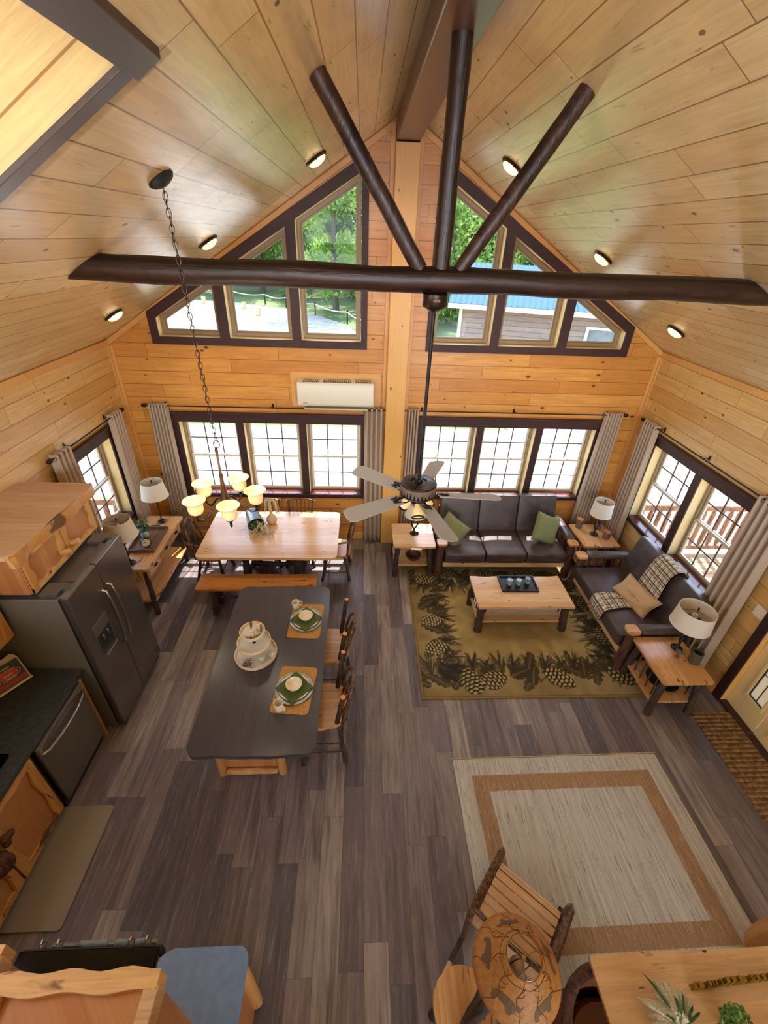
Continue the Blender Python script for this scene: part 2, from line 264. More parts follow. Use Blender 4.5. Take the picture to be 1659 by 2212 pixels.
# ------------------------------------------------------------------ object helpers
def _set(o, label, cat, group, kind):
    if label: o['label'] = label
    if cat: o['category'] = cat
    if group: o['group'] = group
    if kind: o['kind'] = kind
def thing(name, label=None, cat=None, loc=(0, 0, 0), rz=0, group=None, kind=None):
    o = bpy.data.objects.new(name, None); COL.objects.link(o); o.location = loc; o.rotation_euler = (0, 0, rz)
    o.empty_display_size = .1; _set(o, label, cat, group, kind); return o
class MB:
    def __init__(s): s.b = bmesh.new(); s.mi = 0
    def _add(s, vs, fs):
        v = [s.b.verts.new(p) for p in vs]
        for f in fs:
            try: q = s.b.faces.new([v[i] for i in f]); q.material_index = s.mi
            except ValueError: pass
        return s
    def box(s, x0, x1, y0, y1, z0, z1, M=None):
        p = [Vector((x, y, z)) for z in (z0, z1) for y in (y0, y1) for x in (x0, x1)]
        if M is not None: p = [M @ q for q in p]
        return s._add(p, [(0, 2, 3, 1), (4, 5, 7, 6), (0, 1, 5, 4), (2, 6, 7, 3), (0, 4, 6, 2), (1, 3, 7, 5)])
    def tube(s, pts, r, n=10, cap=True, wob=0, flat=1.0, seed=0):
        pts = [Vector(p) for p in pts]; rs = r if isinstance(r, (list, tuple)) else [r]*len(pts); rnd = random.Random(seed)
        rings = []; prev = None
        for i, p in enumerate(pts):
            d = (pts[min(i+1, len(pts)-1)]-pts[max(i-1, 0)]).normalized()
            if prev is None:
                a = Vector((0, 0, 1)) if abs(d.z) < .9 else Vector((1, 0, 0)); x = d.cross(a).normalized()
            else: x = (prev-d*prev.dot(d)).normalized()
            prev = x; y = d.cross(x)
            rings.append([p+(x*math.cos(2*PI*k/n)+y*math.sin(2*PI*k/n)*flat)*rs[i]*(1+wob*(rnd.random()-.5)) for k in range(n)])
        vs = [q for g in rings for q in g]; fs = []
        for i in range(len(pts)-1):
            for k in range(n): fs.append((i*n+k, i*n+(k+1) % n, (i+1)*n+(k+1) % n, (i+1)*n+k))
        if cap: fs += [tuple(range(n))[::-1], tuple((len(pts)-1)*n+k for k in range(n))]
        return s._add(vs, fs)
    def log(s, a, b, r0, r1=None, seg=7, n=12, wob=.12, bend=.0, seed=1, endmi=None):
        a, b = Vector(a), Vector(b); r1 = r1 or r0; rnd = random.Random(seed); d = (b-a); L = d.length
        sd = d.cross(Vector((.3, .5, .8))).normalized(); pts = []; rs = []
        for i in range(seg+1):
            t = i/seg; pts.append(a+d*t+sd*math.sin(PI*t)*bend+sd*(rnd.random()-.5)*r0*wob*1.5*(0 < i < seg)); rs.append((r0+(r1-r0)*t)*(1+(rnd.random()-.5)*wob))
        s.tube(pts, rs, n, True, wob*.6, seed=seed)
        if endmi is not None:
            s.b.faces.ensure_lookup_table(); s.b.faces[-1].material_index = endmi; s.b.faces[-2].material_index = endmi
        return s
    def lathe(s, prof, c=(0, 0, 0), n=24, M=None, close=False):
        vs = []; fs = []; c = Vector(c); m = len(prof)
        for k in range(n):
            a = 2*PI*k/n
            for r, z in prof:
                p = Vector((r*math.cos(a), r*math.sin(a), z)); vs.append((M @ p if M is not None else p)+c)
        for k in range(n):
            for i in range(m-1): fs.append((k*m+i, ((k+1) % n)*m+i, ((k+1) % n)*m+i+1, k*m+i+1))
            if close: fs.append((k*m+m-1, ((k+1) % n)*m+m-1, ((k+1) % n)*m, k*m))
        s._add(vs, fs); bmesh.ops.remove_doubles(s.b, verts=s.b.verts, dist=1e-6); return s
    def poly(s, loops, z0, z1, M=None):
        """extrude 2-D loops (outer, holes...) between z0 and z1; M maps (x,y,z)"""
        L3 = [[Vector((p[0], p[1], 0)) for p in l] for l in loops]; tr = tessellate_polygon(L3); flatp = [p for l in L3 for p in l]; n = len(flatp)
        f = (lambda p: M @ p) if M is not None else (lambda p: p)
        vs = [f(Vector((p.x, p.y, z0))) for p in flatp]+[f(Vector((p.x, p.y, z1))) for p in flatp]
        fs = [t for t in tr]+[tuple(i+n for i in t[::-1]) for t in tr]; k = 0
        for l in loops:
            for i in range(len(l)): j = (i+1) % len(l); fs.append((k+i, k+j, k+j+n, k+i+n))
            k += len(l)
        s._add(vs, fs); bmesh.ops.recalc_face_normals(s.b, faces=s.b.faces); return s
    def sphere(s, c, r, sc=(1, 1, 1), u=14, v=9, M=None):
        m = Matrix.Translation(Vector(c)) @ (M.to_4x4() if M is not None else Matrix.Identity(4)) @ Matrix.Diagonal((r*sc[0], r*sc[1], r*sc[2], 1))
        q = bmesh.ops.create_uvsphere(s.b, u_segments=u, v_segments=v, radius=1, matrix=m)
        for vv in q['verts']:
            for f in vv.link_faces: f.material_index = s.mi
        return s
    def build(s, name, mats, parent=None, bev=0, smooth=True, sub=0, ang=40, seg=2, recalc=True, **tg):
        if recalc: bmesh.ops.recalc_face_normals(s.b, faces=s.b.faces)
        me = bpy.data.meshes.new(name); s.b.to_mesh(me); s.b.free()
        for m in (mats if isinstance(mats, (list, tuple)) else [mats]): me.materials.append(m)
        o = bpy.data.objects.new(name, me); COL.objects.link(o)
        if parent is not None: o.parent = parent
        if smooth:
            for p in me.polygons: p.use_smooth = True
            try: me.set_sharp_from_angle(angle=R(ang))
            except Exception: pass
        if bev:
            m = o.modifiers.new('bevel', 'BEVEL'); m.width = bev; m.segments = seg; m.limit_method = 'ANGLE'; m.angle_limit = R(35); m.harden_normals = False
        if sub: m = o.modifiers.new('sub', 'SUBSURF'); m.levels = sub; m.render_levels = sub
        if tg: _set(o, tg.get('label'), tg.get('cat'), tg.get('group'), tg.get('kind'))
        return o
def rrect(x0, x1, y0, y1, r, n=5):
    out = []
    for cx, cy, a in ((x1-r, y1-r, 0), (x0+r, y1-r, 90), (x0+r, y0+r, 180), (x1-r, y0+r, 270)):
        for k in range(n+1): t = R(a+90*k/n); out.append((cx+r*math.cos(t), cy+r*math.sin(t)))
    return out
def slab_outline(x0, x1, y0, y1, r, wx=0, wy=0, seed=3, n=26):
    """rounded rectangle whose long edges wander a little like a live edge"""
    rnd = random.Random(seed); ph = [rnd.random()*6 for _ in range(8)]
    base = rrect(x0, x1, y0, y1, r, 4); out = []
    for i in range(len(base)):
        a, b = base[i], base[(i+1) % len(base)]; L = math.hypot(b[0]-a[0], b[1]-a[1]); m = max(1, int(L/.05))
        for k in range(m):
            t = k/m; out.append([a[0]+(b[0]-a[0])*t, a[1]+(b[1]-a[1])*t])
    cx, cy = (x0+x1)/2, (y0+y1)/2; res = []
    for x, y in out:
        if wy and abs(y-cy) > (y1-y0)/2-.02: y += wy*(math.sin(x*9+ph[0])+.6*math.sin(x*21+ph[1]))*(1 if y > cy else -1)*.6
        if wx and abs(x-cx) > (x1-x0)/2-.02: x += wx*(math.sin(y*8+ph[2])+.6*math.sin(y*19+ph[3]))*(1 if x > cx else -1)*.6
        res.append((x, y))
    return res
def dup(o, loc=None, rz=None, label=None, group=None, parent=None):
    c = o.copy(); COL.objects.link(c)
    if parent is not None: c.parent = parent
    if loc is not None: c.location = loc
    if rz is not None: c.rotation_euler = (0, 0, rz)
    if label: c['label'] = label
    if group: c['group'] = group
    for ch in list(o.children): dup(ch, parent=c)
    return c
def text_mesh(txt, size, depth=.0008, font=None):
    c = bpy.data.curves.new('t', 'FONT'); c.body = txt; c.size = size; c.extrude = depth; c.align_x = 'CENTER'; c.align_y = 'CENTER'
    o = bpy.data.objects.new('t', c); COL.objects.link(o); dg = bpy.context.evaluated_depsgraph_get(); me = bpy.data.meshes.new_from_object(o.evaluated_get(dg))
    bpy.data.objects.remove(o); return me
def text_obj(txt, size, mat, parent, M, name='lettering'):
    me = text_mesh(txt, size); me.transform(M); me.materials.append(mat); o = bpy.data.objects.new(name, me); COL.objects.link(o); o.parent = parent; return o
# ------------------------------------------------------------------ room shell
XL, XR, YF, XA, ZA, SL = -3.28, 4.10, 6.08, .45, 5.48, .636
def zr(x): return ZA-SL*abs(x-XA)
MXZ = Matrix(((1, 0, 0, 0), (0, 0, 1, 0), (0, 1, 0, 0), (0, 0, 0, 1)))       # (a,b,c)->(a,c,b)
MYZ = Matrix(((0, 0, 1, 0), (1, 0, 0, 0), (0, 1, 0, 0), (0, 0, 0, 1)))       # (a,b,c)->(c,a,b)
MB().box(XL-.2, XR+.35, -4.5, YF+.2, -.2, 0).build('floor', M_floor, kind='structure', label='grey-brown plank floor', cat='floor', smooth=False)
def rect(x0, x1, z0, z1): return [(x0, z0), (x1, z0), (x1, z1), (x0, z1)]
def zi(x): return 3.385+.605*(x+2.60)
def mir(l): return [(2*XA-x, z) for x, z in l][::-1]
up_in = [(-2.60, 3.165), (-.02, 3.165), (-.02, zi(-.02)), (-2.60, zi(-2.60))]
up_out = [(-2.70, 3.07), (.06, 3.07), (.06, zi(.06)+.13), (-2.70, zi(-2.70)+.13)]
def grow(l, d):
    c = sum(p[0] for p in l)/len(l), sum(p[1] for p in l)/len(l); return [(p[0]+d*(1 if p[0] > c[0] else -1), p[1]+d*(1 if p[1] > c[1] else -1)) for p in l]
def grow(l, d):
    c = sum(p[0] for p in l)/len(l), sum(p[1] for p in l)/len(l); return [(p[0]+d*(1 if p[0] > c[0] else -1), p[1]+d*(1 if p[1] > c[1] else -1)) for p in l]
outer = [(XL-.15, -.05), (XR+.15, -.05), (XR+.15, zr(XR+.15)+.05), (XA, ZA+.05), (XL-.15, zr(XL-.15)+.05)]
MB().poly([outer, rect(-2.607, .003, .862, 2.028), rect(.897, 3.513, .862, 2.028), grow(up_in, .006), mir(grow(up_in, .006))], YF, YF+.2, MXZ).build('wall_front', M_wallF, kind='structure', smooth=False)
MB().poly([rect(-4.5, YF, -.05, zr(XR)+.06), rect(3.683, 5.507, .872, 2.038), rect(1.50, 2.96, -.04, 2.06)], XR, XR+.16, MYZ).build('wall_right', M_wallS, kind='structure', smooth=False)
MB().poly([rect(-4.5, YF, -.05, zr(XL)+.06), rect(4.673, 5.477, .872, 2.028)], XL-.16, XL, MYZ).build('wall_left', M_wallS, kind='structure', smooth=False)
MB().poly([outer], -4.5, -4.4, MXZ).build('wall_back', M_wallF, kind='structure', smooth=False)
MB().box(XL, -.48, .06, .15, 0, 2.55).build('wall_kitchen', M_wallF, kind='structure', smooth=False)
MB().box(XL, XR, -4.4, .08, 2.55, 2.7).build('ceiling_loft', M_ceil, kind='structure', smooth=False)
# roof planes (pitched ceiling), prow overhang in front
def roofpiece(mb, s, d0, d1, ya, y0, y1):
    """s=+1 right, -1 left; d = horizontal distance from ridge; front edge y0 at d0, y1 at d1"""
    vs = []
    for dz in (0, .14):
        for d, y in ((d0, ya), (d1, ya), (d1, y1), (d0, y0)): vs.append((XA+s*d, y, ZA-SL*d+dz))
    mb._add(vs, [(0, 1, 2, 3), (7, 6, 5, 4), (0, 4, 5, 1), (1, 5, 6, 2), (2, 6, 7, 3), (3, 7, 4, 0)])
def yf(d): return 7.58-.16*d
mb = MB(); roofpiece(mb, 1, 0, 4.3, -4.5, yf(0), yf(4.3)); mb.build('ceiling_right', M_ceil, kind='structure', smooth=False)
mb = MB(); roofpiece(mb, -1, 0, 4.3, 1.87, yf(0), yf(4.3)); roofpiece(mb, -1, 0, 1.11, -4.5, 1.87, 1.87); roofpiece(mb, -1, 3.7, 4.3, -4.5, 1.87, 1.87)
mb.build('ceiling_left', M_ceil, kind='structure', smooth=False)
# dormer at the upper left: cheek wall, header beam, sloping casing, outer wall and lid
th = math.atan(SL); o = MB().box(0, 3.4, 0, .08, 0, .9).build('wall_dormer', boards('dormer_cheek_boards', 'X', 'Z', .2, 9, srgb(244, 210, 146), srgb(236, 196, 126), srgb(150, 90, 30), .4, .5, gw=.004, off=.07), kind='structure', smooth=False)
o.matrix_world = Matrix.Translation((-.60, 1.946, zr(-.60)+.0)) @ Matrix.Rotation(PI, 4, 'Z') @ Matrix.Rotation(th, 4, 'Y')
MB().poly([rect(-4.4, 1.95, zr(XL)-.05, 4.75), rect(-2.2, 1.4, 3.45, 4.4)], XL-.16, XL, MYZ).build('wall_dormer_outer', M_wallS, kind='structure', smooth=False)
mb = MB(); mb._add([(-.62, -4.4, 5.10), (-3.5, -4.4, 4.66), (-3.5, 2.0, 4.66), (-.62, 2.0, 5.10), (-.62, -4.4, 5.2), (-3.5, -4.4, 4.76), (-3.5, 2.0, 4.76), (-.62, 2.0, 5.2)], [(0, 1, 2, 3), (4, 5, 6, 7), (0, 1, 5, 4), (1, 2, 6, 5), (2, 3, 7, 6), (3, 0, 4, 7)])
mb.build('ceiling_dormer', M_ceil, kind='structure', smooth=False)
mb = MB(); mb._add([(x, y, z) for y in (-4.4, 1.875) for x, z in ((-.615, zr(-.615)-.025), (-.695, zr(-.695)-.028), (-.695, 5.09), (-.615, 5.09))], [(0, 1, 2, 3), (4, 5, 6, 7), (0, 1, 5, 4), (1, 2, 6, 5), (2, 3, 7, 6), (3, 0, 4, 7)])
mb.build('trim_1', M_header, kind='structure', smooth=False, bev=.003)
mb = MB(); mb._add([(x, y, zr(x)+dz) for dz in (-.014, .008) for x, y in ((-.66, 1.79), (-.66, 1.87), (-3.28, 1.87), (-3.28, 1.79))], [(0, 1, 2, 3), (4, 5, 6, 7), (0, 1, 5, 4), (1, 2, 6, 5), (2, 3, 7, 6), (3, 0, 4, 7)])
mb.build('trim_2', M_header, kind='structure', smooth=False, bev=.003)
# mouldings, corner boards, baseboards
k = 3
def struct(mb, name, m, **kw): return mb.build(name, m, kind='structure', smooth=False, **kw)
for s in (-1, 1):
    xe = XL if s < 0 else XR
    mb = MB(); n1, n0 = YF-.022, YF
    mb._add([(x, y, z) for y in (n0, n1) for x, z in ((XA+s*.14, zr(XA+s*.14)-.005), (xe, zr(xe)-.005), (xe, zr(xe)-.075), (XA+s*.14, zr(XA+s*.14)-.075))], [(0, 1, 2, 3), (7, 6, 5, 4), (0, 4, 5, 1), (1, 5, 6, 2), (2, 6, 7, 3), (3, 7, 4, 0)])
    struct(mb, 'trim_%d' % k, M_crown, bev=.004); k += 1
    x0, x1 = (xe, xe+.022) if s < 0 else (xe-.022, xe)
    struct(MB().box(x0, x1, -4.3, YF-.02, zr(xe)-.075, zr(xe)+.0), 'trim_%d' % k, M_crown, bev=.004); k += 1
    mb = MB(); x0, x1 = (xe, xe+.055) if s < 0 else (xe-.055, xe)
    mb.box(x0, x1, YF-.018, YF, .12, zr(xe)-.07); x0, x1 = (xe, xe+.018) if s < 0 else (xe-.018, xe); mb.box(x0, x1, YF-.055, YF-.018, .12, zr(xe)-.07)
    struct(mb, 'trim_%d' % k, M_crown, bev=.003); k += 1
struct(MB().box(XL+.02, .30, YF-.018, YF, 0, .13), 'baseboard_front', M_post, bev=.004)
struct(MB().box(.62, XR-.02, YF-.018, YF, 0, .13), 'baseboard_front_right', M_post, bev=.004)
struct(MB().box(XR-.018, XR, 2.98, YF-.03, 0, .13), 'baseboard_right', M_post, bev=.004)
struct(MB().box(XL, XL+.018, 3.8, YF-.03, 0, .13), 'baseboard_left', M_post, bev=.004)
# centre post with flanking boards, ridge beam
mb = MB(); mb.box(.335, .60, 5.94, YF-.002, 0, 5.20)
mb.build('support_post', M_post, bev=.006, smooth=False, label='tall square pine post against the front wall under the ridge beam', cat='post')
struct(MB().box(.285, .335, YF-.03, YF, .0, zr(.285)-.01).box(.60, .65, YF-.03, YF, .0, zr(.65)-.01), 'trim_%d' % k, M_crown, bev=.003); k += 1
mb = MB(); mb.box(.34, .585, -4.3, YF, 5.21, 5.40); mb.box(.345, .58, -4.3, YF, 5.40, 5.44)
mb.build('ridge_beam', M_beam, bev=.008, smooth=False, label='long purplish-brown box beam running along the ceiling ridge', cat='beam')

# ------------------------------------------------------------------ windows (local frame: X along wall, Y outward, Z up)
def inset(l, d):
    n = len(l); out = []
    ar = sum(l[i][0]*l[(i+1) % n][1]-l[(i+1) % n][0]*l[i][1] for i in range(n)); sgn = 1 if ar > 0 else -1
    for i in range(n):
        p0, p1, p2 = Vector(l[i-1]), Vector(l[i]), Vector(l[(i+1) % n])
        e1 = (p1-p0).normalized(); e2 = (p2-p1).normalized(); n1 = Vector((-e1.y, e1.x))*sgn; n2 = Vector((-e2.y, e2.x))*sgn
        b = (n1+n2); b = b/b.dot(n1); out.append(tuple(p1+b*d))
    return out
def sash(parent, l, y, w=.035, dep=.03, mat=None):
    return MB().poly([l, inset(l, w)], y, y+dep, MXZ).build('sash', mat or M_sash, parent, bev=.004, smooth=False)
def glassp(parent, l, y):
    return MB().poly([l], y, y+.004, MXZ).build('glass_pane', M_glass, parent, smooth=False)
def casing_common(w, out_l, units, xs, z0, z1, cap=True, sillz=True):
    pass
def dh_window(w, units, z0, z1, cw=.10):
    X0, X1 = units[0][0], units[-1][1]
    mb = MB(); mb.poly([rect(X0-cw, X1+cw, z0-.08, z1+.10)]+[rect(a, b, z0, z1) for a, b in units], -.022, 0, MXZ)
    mb.build('casing', M_dark, w, bev=.003, smooth=False)
    mb = MB(); mb.box(X0-cw-.01, X1+cw+.01, -.034, 0, z1+.02, z1+.13); mb.box(X0-cw-.035, X1+cw+.035, -.062, 0, z1+.13, z1+.155)
    mb.build('head_board', M_dark, w, bev=.004, smooth=False)
    mb = MB()
    for a, b in units: mb.poly([grow(rect(a, b, z0, z1), .012), rect(a, b, z0, z1)], -.002, .15, MXZ)
    for (a, b), (c, d) in zip(units, units[1:]): mb.box(b+.005, c-.005, 0, .15, z0, z1)
    mb.build('jamb', M_jamb, w, smooth=False)
    for a, b in units: MB().box(a, b, -.03, .118, z0-.03, z0+.004).build('sill', M_sill, w, bev=.003, smooth=False)
    MB().box(X0-cw-.02, X1+cw+.02, -.045, -.02, z0-.035, z0-.0).build('sill_nosing', M_dark, w, bev=.005, smooth=False)
    zm = (z0+z1)/2
    for a, b in units:
        f = MB().poly([rect(a, b, z0+.004, z1), rect(a+.028, b-.028, z0+.03, z1-.025)], .115, .185, MXZ).build('window_frame', M_sash, w, bev=.004, smooth=False)
        for lo, hi, y in ((zm-.012, z1-.02, .155), (z0+.028, zm+.018, .125)):
            l = rect(a+.03, b-.03, lo, hi); s_ = sash(w, l, y, mat=M_sashL); q = inset(l, .035); xa, xb = q[0][0], q[1][0]; za, zb = q[0][1], q[2][1]
            glassp(s_, q, y+.013)
            mb = MB()
            for i in (1, 2): xm = xa+(xb-xa)*i/3; mb.box(xm-.008, xm+.008, y+.002, y+.012, za, zb)
            mb.box(xa, xb, y+.004, y+.011, (za+zb)/2-.008, (za+zb)/2+.008)
            mb.build('muntins', M_munt, s_, smooth=False)
        for xm in (a+(b-a)*.3, a+(b-a)*.68): MB().box(xm-.03, xm+.03, .112, .127, zm+.018, zm+.026).box(xm-.008, xm+.02, .106, .12, zm+.026, zm+.034).build('sash_lock', M_sashL, w, bev=.002)
wL = thing('window_1', kind='structure', loc=(0, YF, 0), label='lower left row of three windows', cat='window')
dh_window(wL, [(-2.60, -1.80), (-1.695, -.905), (-.80, -.005)], .87, 2.02)
wR = thing('window_2', kind='structure', loc=(0, YF, 0), label='lower right row of three windows', cat='window')
dh_window(wR, [(.905, 1.70), (1.805, 2.595), (2.70, 3.505)], .87, 2.02)
wS = thing('window_5', kind='structure', loc=(XR, 0, 0), rz=R(-90), label='pair of windows above the loveseat', cat='window')
dh_window(wS, [(-5.50, -4.63), (-4.52, -3.69)], .88, 2.03)
wT = thing('window_6', kind='structure', loc=(XL, 0, 0), rz=R(90), label='window behind the console table', cat='window')
dh_window(wT, [(4.68, 5.47)], .88, 2.02)
def trap_window(w, flip):
    f = mir if flip else (lambda l: l)
    us = [(-2.60, -1.83), (-1.705, -.905), (-.79, -.02)]
    polys = [f([(a, 3.165), (b, 3.165), (b, zi(b)), (a, zi(a))]) for a, b in us]
    MB().poly([f(up_out)]+polys, -.024, 0, MXZ).build('casing', M_dark, w, bev=.003, smooth=False)
    mb = MB()
    for l in polys: mb.poly([inset(l, -.012), l], -.002, .15, MXZ)
    for (a, b), (c, d) in zip(us, us[1:]): mb.poly([f([(b+.005, 3.17), (c-.005, 3.17), (c-.005, zi(c)), (b+.005, zi(b))])], .001, .149, MXZ)
    mb.build('jamb', M_jamb, w, smooth=False)
    for l in polys:
        s_ = sash(w, inset(l, .004), .125, .045, .05, M_sash); s2 = MB().poly([inset(l, .05), inset(l, .07)], .14, .16, MXZ).build('glazing_bead', M_sash, s_, smooth=False); glassp(s_, inset(l, .066), .15)
w3 = thing('window_3', kind='structure', loc=(0, YF, 0), label='upper left row of sloped windows', cat='window'); trap_window(w3, False)
w4 = thing('window_4', kind='structure', loc=(0, YF, 0), label='upper right row of sloped windows', cat='window'); trap_window(w4, True)

# ------------------------------------------------------------------ door at the right
d = thing('door_1', kind='structure', loc=(XR+.07, 0, 0), label='pine entrance door leaf at the right edge', cat='door')
MB().box(0, .045, 1.56, 2.525, .035, 2.04).build('door_leaf', M_jamb, d, bev=.004, smooth=False)
MB().box(-.008, .0, 1.68, 2.42, .14, .52).box(-.008, .0, 1.68, 2.42, .62, 1.9).build('door_panel', M_jamb, d, bev=.006, smooth=False)
d = thing('door_2', kind='structure', loc=(XR+.07, 0, 0), label='pine sidelight with leaded glass beside the entrance door', cat='door')
MB().poly([rect(2.535, 2.93, .035, 2.04), rect(2.60, 2.785, .33, 1.94)], 0, .045, MYZ).build('sidelight_leaf', M_jamb, d, bev=.004, smooth=False)
MB().poly([rect(2.575, 2.81, .295, 1.97), rect(2.60, 2.785, .325, 1.945)], -.012, 0, MYZ).build('glass_bead', M_jamb, d, bev=.003, smooth=False)
MB().poly([rect(2.60, 2.785, .33, 1.94)], .02, .024, MYZ).build('glass_pane', M_frost, d, smooth=False)
mb = MB(); mb.poly([rect(2.60, 2.785, .33, 1.94), rect(2.609, 2.776, .339, 1.93)], .008, .02, MYZ); mb.box(.012, .02, 2.689, 2.696, .33, 1.94)
for z in (.66, .99, 1.32, 1.65): mb.box(.012, .02, 2.60, 2.785, z, z+.007)
mb.build('leaded_bars', M_black, d, smooth=False)
MB().box(-.09, -.07, 2.93, 3.03, 0, 2.08).box(-.09, -.07, 1.45, 1.55, 0, 2.08).box(-.09, -.07, 1.45, 3.03, 2.06, 2.18).build('casing', M_dark, d, bev=.004, smooth=False)
MB().box(-.07, .09, 2.93, 2.962, 0, 2.06).box(-.07, .09, 1.50, 1.555, 0, 2.06).build('door_jamb', M_post, d, smooth=False)
MB().box(-.07, .09, 1.51, 2.96, 0, .03).build('threshold', M_dark, d, bev=.003, smooth=False)

# ------------------------------------------------------------------ log truss
t = thing('roof_truss', 'dark log truss with fanned braces spanning the room below the ridge', 'truss', (XA, 3.07, 4.13))
mb = MB()
pts = []; rs = []; N = 40
for i in range(N+1):
    x = -2.28+4.56*i/N; pts.append((x, 0, .004*math.sin(x*5))); rs.append(.075*(1+.035*math.sin(x*7+1)))
mb.tube(pts, rs, 14, True, .05)
for v in mb.b.verts:                      # ends scribed to the ceiling
    lim = (ZA-4.13-v.co.z)/SL-.005
    if abs(v.co.x) > 2.0 and abs(v.co.x) > lim: v.co.x = lim*(1 if v.co.x > 0 else -1)
for v in mb.b.verts:
    if abs(v.co.x) < 2.03: continue
mb.build('tie_beam', plain_wood('truss_log_lengthwise', srgb(80, 48, 37), srgb(32, 18, 13), 'X', .025, .42, 1.0, 1.1, srgb(20, 10, 8)), t)
MB().log((.03, 0, .06), (.03, 0, 1.09), .052, .055, 8, 14, .06, seed=4).build('king_post', M_log, t)
for s in (-1, 1):
    MB().log((s*.12+.02, -.005, .055), (s*.70+.01, -.01, zr(XA+s*.70)-4.13-.0), .047, .050, 8, 14, .06, seed=6+s).build('brace', M_log, t)
# ------------------------------------------------------------------ ceiling lights
nrm = {1: Vector((-SL, 0, -1)).normalized(), -1: Vector((SL, 0, -1)).normalized()}
names = {(1, 0): 'ceiling light highest on the right slope, beside the right truss brace', (1, 1): 'middle ceiling light on the right slope', (1, 2): 'lowest ceiling light on the right slope, above the right wall',
         (-1, 0): 'ceiling light highest on the left slope, near the truss brace', (-1, 1): 'middle ceiling light on the left slope', (-1, 2): 'lowest ceiling light on the left slope, below the tie beam end'}
for s, L in ((1, ((1.319, 4.90), (2.38, 4.94), (3.413, 4.96))), (-1, ((-.43, 5.0), (-1.484, 4.98), (-2.53, 4.95)))):
    for i, (x, y) in enumerate(L):
        q = nrm[s].to_track_quat('Z', 'Y')
        t = thing('ceiling_light', 'small round lit bronze-rimmed ' + names[(s, i)], 'ceiling light', (x, y, zr(x)), group='recessed-style dome lights on the pine ceiling')
        t.rotation_mode = 'QUATERNION'; t.rotation_quaternion = q
        MB().lathe([(0, 0), (.105, 0), (.108, .008), (.1, .018), (.085, .022), (.082, .018), (0, .018)], n=28).build('rim', M_bronze, t)
        MB().lathe([(.084, .016), (.078, .034), (.055, .05), (.025, .057), (0, .059)], n=24).build('dome', M_dome, t)
        for a in (0, PI): MB().lathe([(0, 0), (.008, .004), (.006, .016), (0, .02)], (.104*math.cos(a), .104*math.sin(a), .012), 8).build('knob', M_bronze, t)
        l = bpy.data.lights.new('ceiling_lamp', 'SPOT'); l.energy = 16; l.color = (1, .84, .62); l.shadow_soft_size = .07; l.spot_size = R(150); l.spot_blend = .6
        o = bpy.data.objects.new('ceiling_lamp', l); COL.objects.link(o); o.location = Vector((x, y, zr(x)))+nrm[s]*.07; o.rotation_euler = (nrm[s]).to_track_quat('-Z', 'Y').to_euler()
# ------------------------------------------------------------------ ceiling fan
t = thing('ceiling_fan', 'bronze ceiling fan with five taupe blades hanging from the truss on a long rod', 'ceiling fan', (XA+.005, 3.04, 2.62))
MB().lathe([(0, 1.44), (.05, 1.44), (.078, 1.435), (.08, 1.375), (.072, 1.36), (.03, 1.335), (.016, 1.33), (0, 1.33)], n=32).build('canopy', M_bronze, t)
b = MB().poly([rrect(-.022, .022, -.008, .008, .008)], 0, .003, Matrix.Translation((0, -.0795, 1.405)) @ Matrix.Rotation(R(90), 4, 'X')).build('badge', M_bronze2, t)
text_obj('Hunter', .012, M_bronze, t, Matrix.Translation((0, -.0835, 1.405)) @ Matrix.Rotation(R(90), 4, 'X'), 'badge_lettering')
MB().tube([(0, 0, 1.34), (0, 0, .12)], .0125, 12).build('downrod', M_black, t)
mb = MB().lathe([(0, .13), (.03, .13), (.032, .105), (.06, .10), (.065, .11), (.10, .108), (.14, .098), (.145, .09), (.142, .085), (.139, .01), (.145, .0), (.13, -.012), (.09, -.02), (.07, -.04), (0, -.045)], n=48)
mb.build('motor_housing', M_bronze, t); MB().lathe([(.1405, .012), (.1425, .014), (.1435, .082), (.1415, .084)], n=48).build('motor_band', M_fanband, t)
mb = MB()
for k_ in range(18):
    a = 2*PI*k_/18; M_ = Matrix.Rotation(a, 4, 'Z'); mb.box(.118, .124, -.011, .011, .098, .1045, M_)
for k_ in range(12):
    a = 2*PI*k_/12; M_ = Matrix.Rotation(a, 4, 'Z'); mb.box(.082, .088, -.011, .011, .104, .1105, M_)
mb.build('vent_slots', M_gasket, t, smooth=False)
mb = MB(); rnd = random.Random(5)
for k_ in range(30):                       # little pine tree silhouettes round the band
    a = 2*PI*k_/30; h = .025+.03*rnd.random(); M_ = Matrix.Rotation(a, 4, 'Z')
    for q in range(3):
        zz = .012+h*q/3; wq = .011*(1-q*.25)
        mb._add([M_ @ Vector(p) for p in ((.1445, -wq, zz), (.1445, wq, zz), (.1445, 0, zz+h*.5))], [(0, 1, 2)])
    mb.box(.140, .1446, -.012, .012, .005, .012+.006*rnd.random(), M_)
mb.build('pine_tree_relief', M_black, t, smooth=False)
